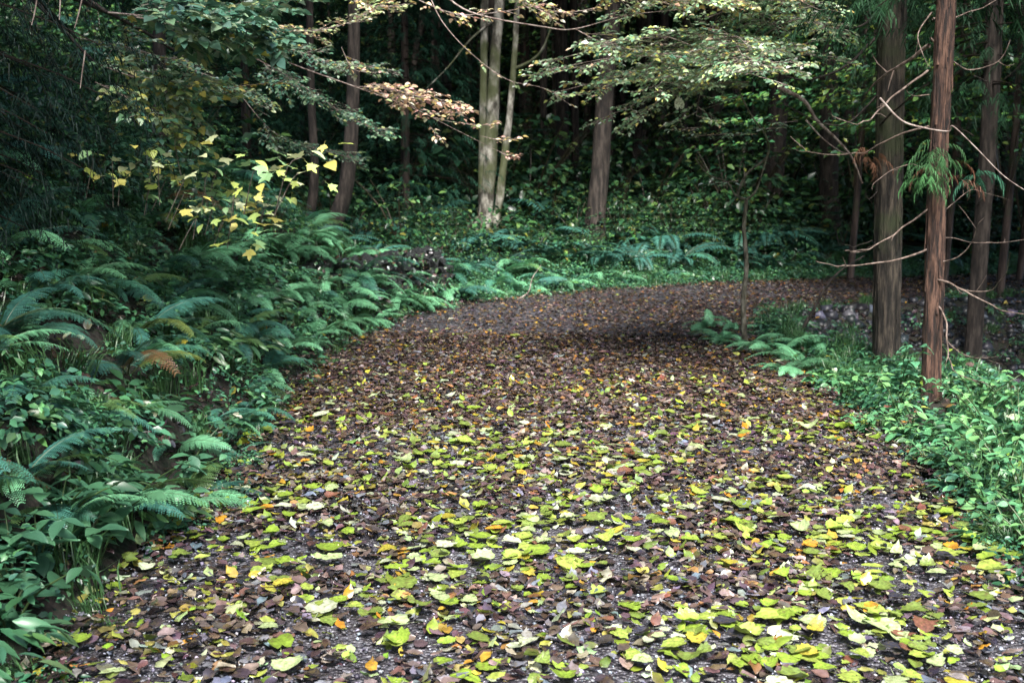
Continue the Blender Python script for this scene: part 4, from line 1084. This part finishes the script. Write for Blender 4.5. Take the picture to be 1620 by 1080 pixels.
# pale double tree in the middle
b0 = gnd(768, 388)
pt = thing("pale_tree", "pale mossy tree with several trunks joined at the base beyond the bend", "tree", tuple(b0)); d0 = b0[1]
K = d0 / F_PX / 2
for L_, rads in (([(766, 395), (768, 372), (768, 340), (774, 260), (779, 180), (783, 90), (790, 0), (800, -250)], [46, 36, 25, 22, 19, 16, 15, 10]),
                 ([(775, 392), (781, 360), (788, 330), (794, 280), (803, 210), (809, 150), (815, 70), (820, -40)], [22, 17, 13, 12, 11, 10, 9, 7]),
                 ([(752, 392), (757, 372), (763, 340), (763, 250), (765, 100), (768, -60)], [14, 12, 12, 12, 12, 10]),
                 ([(733, 392), (738, 366), (750, 352), (764, 340)], [7, 8, 9, 8])):
    rads = [q_ * K for q_ in rads]
    mb = MB(); tube(mb, rel(b0, pp(L_, d0 - .1)), rads, 16, ridge=.16, seed=rads[0] * 30, n=9); mb.obj("trunk", M_PALE, pt, True)
for L_, rd in (([(811, 110), (840, 97), (857, 80), (868, 55), (880, 20)], 5 * K), ([(778, 35), (745, 62), (710, 105), (675, 140)], 3.5 * K)):
    mb = MB(); tube(mb, rel(b0, pp(L_, d0 - .1, d0 - .6)), np.linspace(rd, rd * .5, len(L_)), 8, ridge=.1); mb.obj("branch", M_PALE, pt, True)
pc = crown_mesh(77, 0, 5, 2.6, 1, 1, CN); mb = MB()
q = 9000; P = np.column_stack([rr.normal(.3, 1.9, q), rr.normal(0, 1.7, q), rr.uniform(5.2, 10, q)]); scatter(mb, T_SMALL, P, rand_frames(q, .5, rr), rr.uniform(.06, .12, q), pal(q, GRN, [4, 4, 4, 2, 1, 1], .2, rr)); mb.obj("crown", M_LEAF, pt)

# cedars beyond the path
far = [(940, 390, 30, 'd'), (893, 346, 23, ''), (836, 280, 23, ''), (1138, 376, 27, ''), (1218, 378, 34, ''), (1312, 392, 30, 'd'), (1257, 262, 15, ''), (455, 255, 22, ''), (390, 282, 11, ''), (1000, 352, 16, 'd'), (1040, 330, 14, ''), (1072, 322, 15, ''), (1100, 338, 11, ''),
       (712, 330, 18, ''), (662, 240, 15, ''), (686, 270, 15, ''), (788, 300, 18, 'd'), (912, 350, 14, 'd'), (1020, 300, 10, ''), (254, 240, 20, ''), (340, 250, 15, ''), (585, 235, 11, ''), (640, 255, 12, ''), (725, 225, 11, ''), (760, 245, 9, ''), (850, 245, 11, ''), (880, 270, 12, ''), (925, 255, 12, ''), (955, 265, 13, ''), (1010, 262, 11, ''), (1032, 240, 9, ''), (1085, 265, 12, ''), (1122, 250, 12, ''), (1175, 240, 10, ''), (1240, 250, 11, ''), (1330, 270, 13, ''), (1365, 260, 11, ''), (620, 250, 13, ''), (560, 260, 13, ''), (860, 300, 12, 'd'), (965, 300, 11, ''), (1160, 300, 14, ''), (1190, 260, 12, ''), (1285, 280, 16, 'd'),
       (1345, 330, 18, 'd'), (1440, 380, 22, 'd'), (1500, 350, 18, 'd'), (1580, 380, 24, 'd'), (1610, 300, 16, 'd'), (1420, 300, 14, 'd'), (740, 260, 12, ''), (980, 250, 9, ''), (1060, 250, 9, ''), (510, 240, 12, ''), (425, 235, 10, '')]
far = sorted(far)
for k, (px, py, wpx, m_) in enumerate(far):
    b = gnd(px, py, 48)
    trunk_thing(px, py, wpx * .9, M_TWIGDK if m_ or k % 3 == 0 else M_REDBARK, f"{'dark' if m_ else 'grey-brown'} straight cedar trunk beyond the path, {ordw(k)} from the left", d=b[1], lean=(rr.normal(0, .25), rr.normal(0, .2)), crown=[CROWN_TALL[0], CROWN_TALL[1], CROWN_FAR][k % 3] if b[1] < 30 else CROWN_FAR, group="cedars beyond the path", sides=12)
# leaning dark trunks left of the wall
for (L_, rd, lab, mt_) in (([(478, 372), (490, 345), (496, 300), (497, 255), (492, 150), (490, 0), (490, -250)], .042, "thin dark trunk curving up from the bank left of the stone wall", M_TWIGDK),
                       ([(508, 405), (522, 375), (538, 330), (548, 290), (556, 200), (560, 60), (562, -260)], .075, "stout dark mossy trunk leaning right above the stone wall", M_TWIGDK)):
    d = 13.6; P = pp(L_, d); t = thing("leaning_tree", lab, "tree", tuple(P[0])); mb = MB()
    P[0] = P[0] - (0, 0, .3)
    tube(mb, rel(np.array(t.location), P), np.linspace(rd * 1.5, rd * .8, len(P)), 14, ridge=.14, seed=4); mb.obj("trunk", mt_, t, True)
    c = place("crown", CROWN_TALL[0], t); c.location = (.1, 0, 0)
# young cedars with foliage to the ground
for k, (px, d, s, lab) in enumerate([(640, 16.5, .95, "young cedar with dark hanging foliage left of the pale tree"), (560, 17.5, .9, "young dark cedar behind the stout leaning trunk"), (690, 21, 1.0, "young cedar thick with foliage close behind the pale tree"), (480, 19, 1.0, "dark bushy young cedar above the left bank"),
                                    (390, 15, .9, "bushy young cedar high on the left slope behind the maple shrub"), (300, 17, 1.1, "dark young cedar at the top of the left slope"), (1040, 30, 1.2, "distant young cedar behind the cedars on the slope"), (1480, 19, 1.1, "dark young cedar beyond the path behind the slender cedar"), (1600, 21, 1.2, "dark bushy cedar beyond the path at the right edge")]):
    b = at(px, 300, d); b[2] = H1(b[0], b[1]); t = thing("young_cedar", lab, "tree", tuple(b))
    mb = MB(); tube(mb, [(0, 0, -.1), (.03, 0, 3), (0, 0, 6.8)], [.07, .05, .015], 8, ridge=.1); mb.obj("trunk", M_REDBARK, t, True)
    c = place("crown", CROWN_YOUNG[k % 2], t); c.scale = (s, s, s); c.rotation_euler = (0, 0, k * 1.7)
# the conifer overhanging the left edge, its shade put into near-black needles
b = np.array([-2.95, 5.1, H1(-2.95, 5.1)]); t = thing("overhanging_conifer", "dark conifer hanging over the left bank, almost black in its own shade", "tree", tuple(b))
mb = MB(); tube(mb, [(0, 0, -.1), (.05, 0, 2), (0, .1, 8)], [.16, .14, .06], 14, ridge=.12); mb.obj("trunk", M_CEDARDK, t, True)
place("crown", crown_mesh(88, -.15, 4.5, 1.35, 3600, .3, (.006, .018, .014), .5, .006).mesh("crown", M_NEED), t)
mb = MB()
for (L_, d) in (([(60, -10), (55, 20), (50, 40)], 3.9), ([(96, -10), (95, 10), (94, 32)], 3.9), ([(132, -10), (125, 20), (118, 45)], 3.9), ([(135, 80), (131, 108), (127, 140)], 4.0)):
    b_ = MB(); tube(b_, rel(b, pp(L_, d)), [.003, .0025, .0015], 4); b_.obj("dead_twig", M_TWIG, t)

# ------------------------------------------------------------------ shrubs and understorey
SHM = [clump(60 + k, 900, .9, 1.5, T_SMALL, .07, G1, [4, 5, 3, 1.2, .4], .4, 9, 9).mesh("foliage", M_LEAF) for k in range(3)]
SHL = [clump(70 + k, 700, .8, 1.1, T_OVAL[0], .085, [(.04, .12, .08), (.06, .17, .09), (.1, .22, .09), (.25, .28, .06)], [4, 5, 2, .7], .45, 0, 9).mesh("foliage", M_LEAF) for k in range(2)]
sl_ = [(300, 390, 'l', .5), (210, 320, 'l', .7), (140, 330, 'l', .6), (80, 280, 'l', .7), (350, 410, 'l', .35), (430, 400, 'm', .5), (160, 270, 'm', .8), (300, 290, 'm', .7), (860, 350, 'm', .8), (830, 370, 'm', .7), (700, 400, 'm', .55), (640, 385, 'm', .6), (590, 390, 'm', .5), (980, 395, 'm', .6), (1060, 390, 'm', .7), (1110, 400, 'm', .5),
       (1180, 392, 'm', .6), (1250, 385, 'm', .8), (1000, 340, 'm', 1.1), (1090, 300, 'm', 1.3), (940, 300, 'm', 1.3), (1180, 320, 'm', 1.2), (1330, 400, 'm', .8), (1380, 380, 'm', .9), (1480, 400, 'm', .9), (1560, 410, 'm', .9), (760, 340, 'm', .9), (560, 340, 'm', .9), (480, 320, 'm', .9), (420, 300, 'm', .9), (1420, 340, 'm', 1.3), (1600, 370, 'm', 1.2)]
for x_, y_, s_ in ((-2.5, 4.3, .42), (-2.9, 5.2, .5), (-2.7, 6.2, .42), (-3.3, 6.9, .6), (-3.0, 8.2, .5), (-3.6, 9.3, .7)):
    q_ = proj((x_, y_, H1(x_, y_))); sl_.append((q_[0], (x_, y_), 'm', s_))
for k, (px, py, kd, s) in enumerate(sorted(sl_, key=lambda q_: q_[0])):
    if isinstance(py, tuple): p = np.array([py[0], py[1], H1(*py)])
    else: p = gnd(px, py, 50)
   
    t = thing("shrub", f"{'broad-leaved bush on the left bank' if kd == 'l' else 'dim green bush in the undergrowth'}, {ordw(k)} bush from the left", "shrub", tuple(p), "bushes in the undergrowth")
    c = place("foliage", (SHL[k % 2] if kd == 'l' else SHM[k % 3]), t); s *= .9; c.scale = (s, s, s); c.rotation_euler = (0, 0, k * 2.1)
# understorey trees with layered leaves that show between the trunks
UN = [clump(90 + k, 2600, 1.9, 3.6, T_SMALL, .085, [(.04, .12, .06), (.06, .18, .07), (.13, .28, .07), (.24, .32, .06)], [4, 5, 4, 2], .4, 12, 10).mesh("crown", M_LEAF) for k in range(2)]
un = [(1590, 13.0, 2.4), (1500, 14.5, 2.6), (1350, 15.5, 2.8), (1100, 24, .2), (1180, 22, .5), (950, 30, 1), (1050, 34, 2), (870, 33, 2.5), (1240, 30, 2), (1330, 27, 1.5), (1560, 20, 1.2), (1480, 28, 2), (1420, 22, .6), (600, 30, 2.5), (520, 26, 2), (700, 34, 3), (400, 24, 2.5), (300, 22, 2.5), (780, 38, 4), (980, 42, 5), (1150, 40, 5), (1300, 40, 5), (1600, 33, 4), (640, 42, 5), (480, 36, 4), (200, 18, 1.5), (1620, 15.5, 1.6), (1540, 24, 3.5), (1200, 45, 8), (1050, 46, 8), (880, 46, 8), (760, 48, 9), (1380, 44, 8)]
for k, (px, d, dz) in enumerate(sorted(un)):
    p = at(px, 300, d); p[2] = H1(p[0], p[1]); t = thing("understorey_tree", f"slender leafy tree between the cedars beyond the path, {ordw(k)} from the left", "tree", tuple(p), "understorey trees beyond the path")
    mb = MB(); tube(mb, [(0, 0, -.1), (.1, .05, dz * .5 + 1), (.05, 0, dz + 2.8)], [.05, .04, .01], 7); mb.obj("trunk", M_REDBARK, t, True)
    c = place("crown", UN[k % 2], t); c.location = (0, 0, dz * .45); c.rotation_euler = (0, 0, k * 1.3)
    c.scale = (1, 1, 1) if d < 28 else (1.5, 1.5, 1.5)

# unseen roof added for shade and the wood that closes off the hill
r = np.random.default_rng(5)
roof_src = [crown_mesh(200 + k, -1.5, 1.5, 1.6, 90, .9, CN, .6, .03).mesh("c", M_NEED) for k in range(3)]
m = 1250
x = r.uniform(-26, 26, m); y = r.uniform(-8, 62, m)
k = ~((y < 30) & (np.abs(x) > 16)) & ((y < 17) | (r.random(m) < .5)) & ~((x > 2) & (x < 9) & (y > 6) & (y < 13)) & ~((x > -np.interp(y, [-8, 2, 4.5, 6, 8.5, 11.5, 12.5], [2.4, 2.0, 2.2, 3.9, 3.6, 1.2, 0])) & (x < np.interp(y, [-8, 7, 9.5, 12, 13.5], [5.4, 5.4, 4.5, 4, 0])))
x, y = x[k], y[k]; h = H(x, y)
x2 = np.where(r.random(1500) < .5, r.uniform(-13, -3, 1500), r.uniform(7, 14, 1500)); y2 = r.uniform(-8, 14, 1500)
k2 = ~((x2 > -np.interp(y2, [-8, 2, 4.5, 6, 8.5, 12], [2.4, 2.0, 2.2, 3.9, 3.6, 1])) & (x2 < 5)); x = np.concatenate([x, x2[k2]]); y = np.concatenate([y, y2[k2]]); h = H(x, y)
z = np.where(y < 10, r.uniform(5.5, 10, len(x)) + np.maximum(0, h), h * .9 + r.uniform(6.6, 11, len(x)))
P_ = np.column_stack([x, y, z])
n = len(P_)
gn_scatter("shade_canopy", roof_src, P_, np.column_stack([r.normal(0, .2, n), r.normal(0, .2, n), r.random(n) * 6.28]), r.uniform(.8, 1.4, n), r.integers(0, 3, n), "added roof of cedar foliage out of view, shading the wood around the path")
# distant trunks and foliage up the slope
tm = []
for v in range(3):
    b_ = MB(); tube(b_, [(0, 0, -.5), (0, 0, 3), (.1, 0, 16)], [.2, .16, .08], 8, ridge=.1, seed=v); tm.append(b_.mesh("c", M_REDBARK))
n = 260; y = r.uniform(36, 75, n); x = r.uniform(-.6, .6, n) * y
P_ = np.column_stack([x, y, H(x, y)])
gn_scatter("far_off_forest", tm + [CROWN_FAR], np.concatenate([P_, P_]), np.column_stack([r.normal(0, .03, 2 * n), r.normal(0, .03, 2 * n), r.random(2 * n) * 6.28]), np.ones(2 * n), np.concatenate([r.integers(0, 3, n), np.full(n, 3)]), "far cedar wood up the slope")
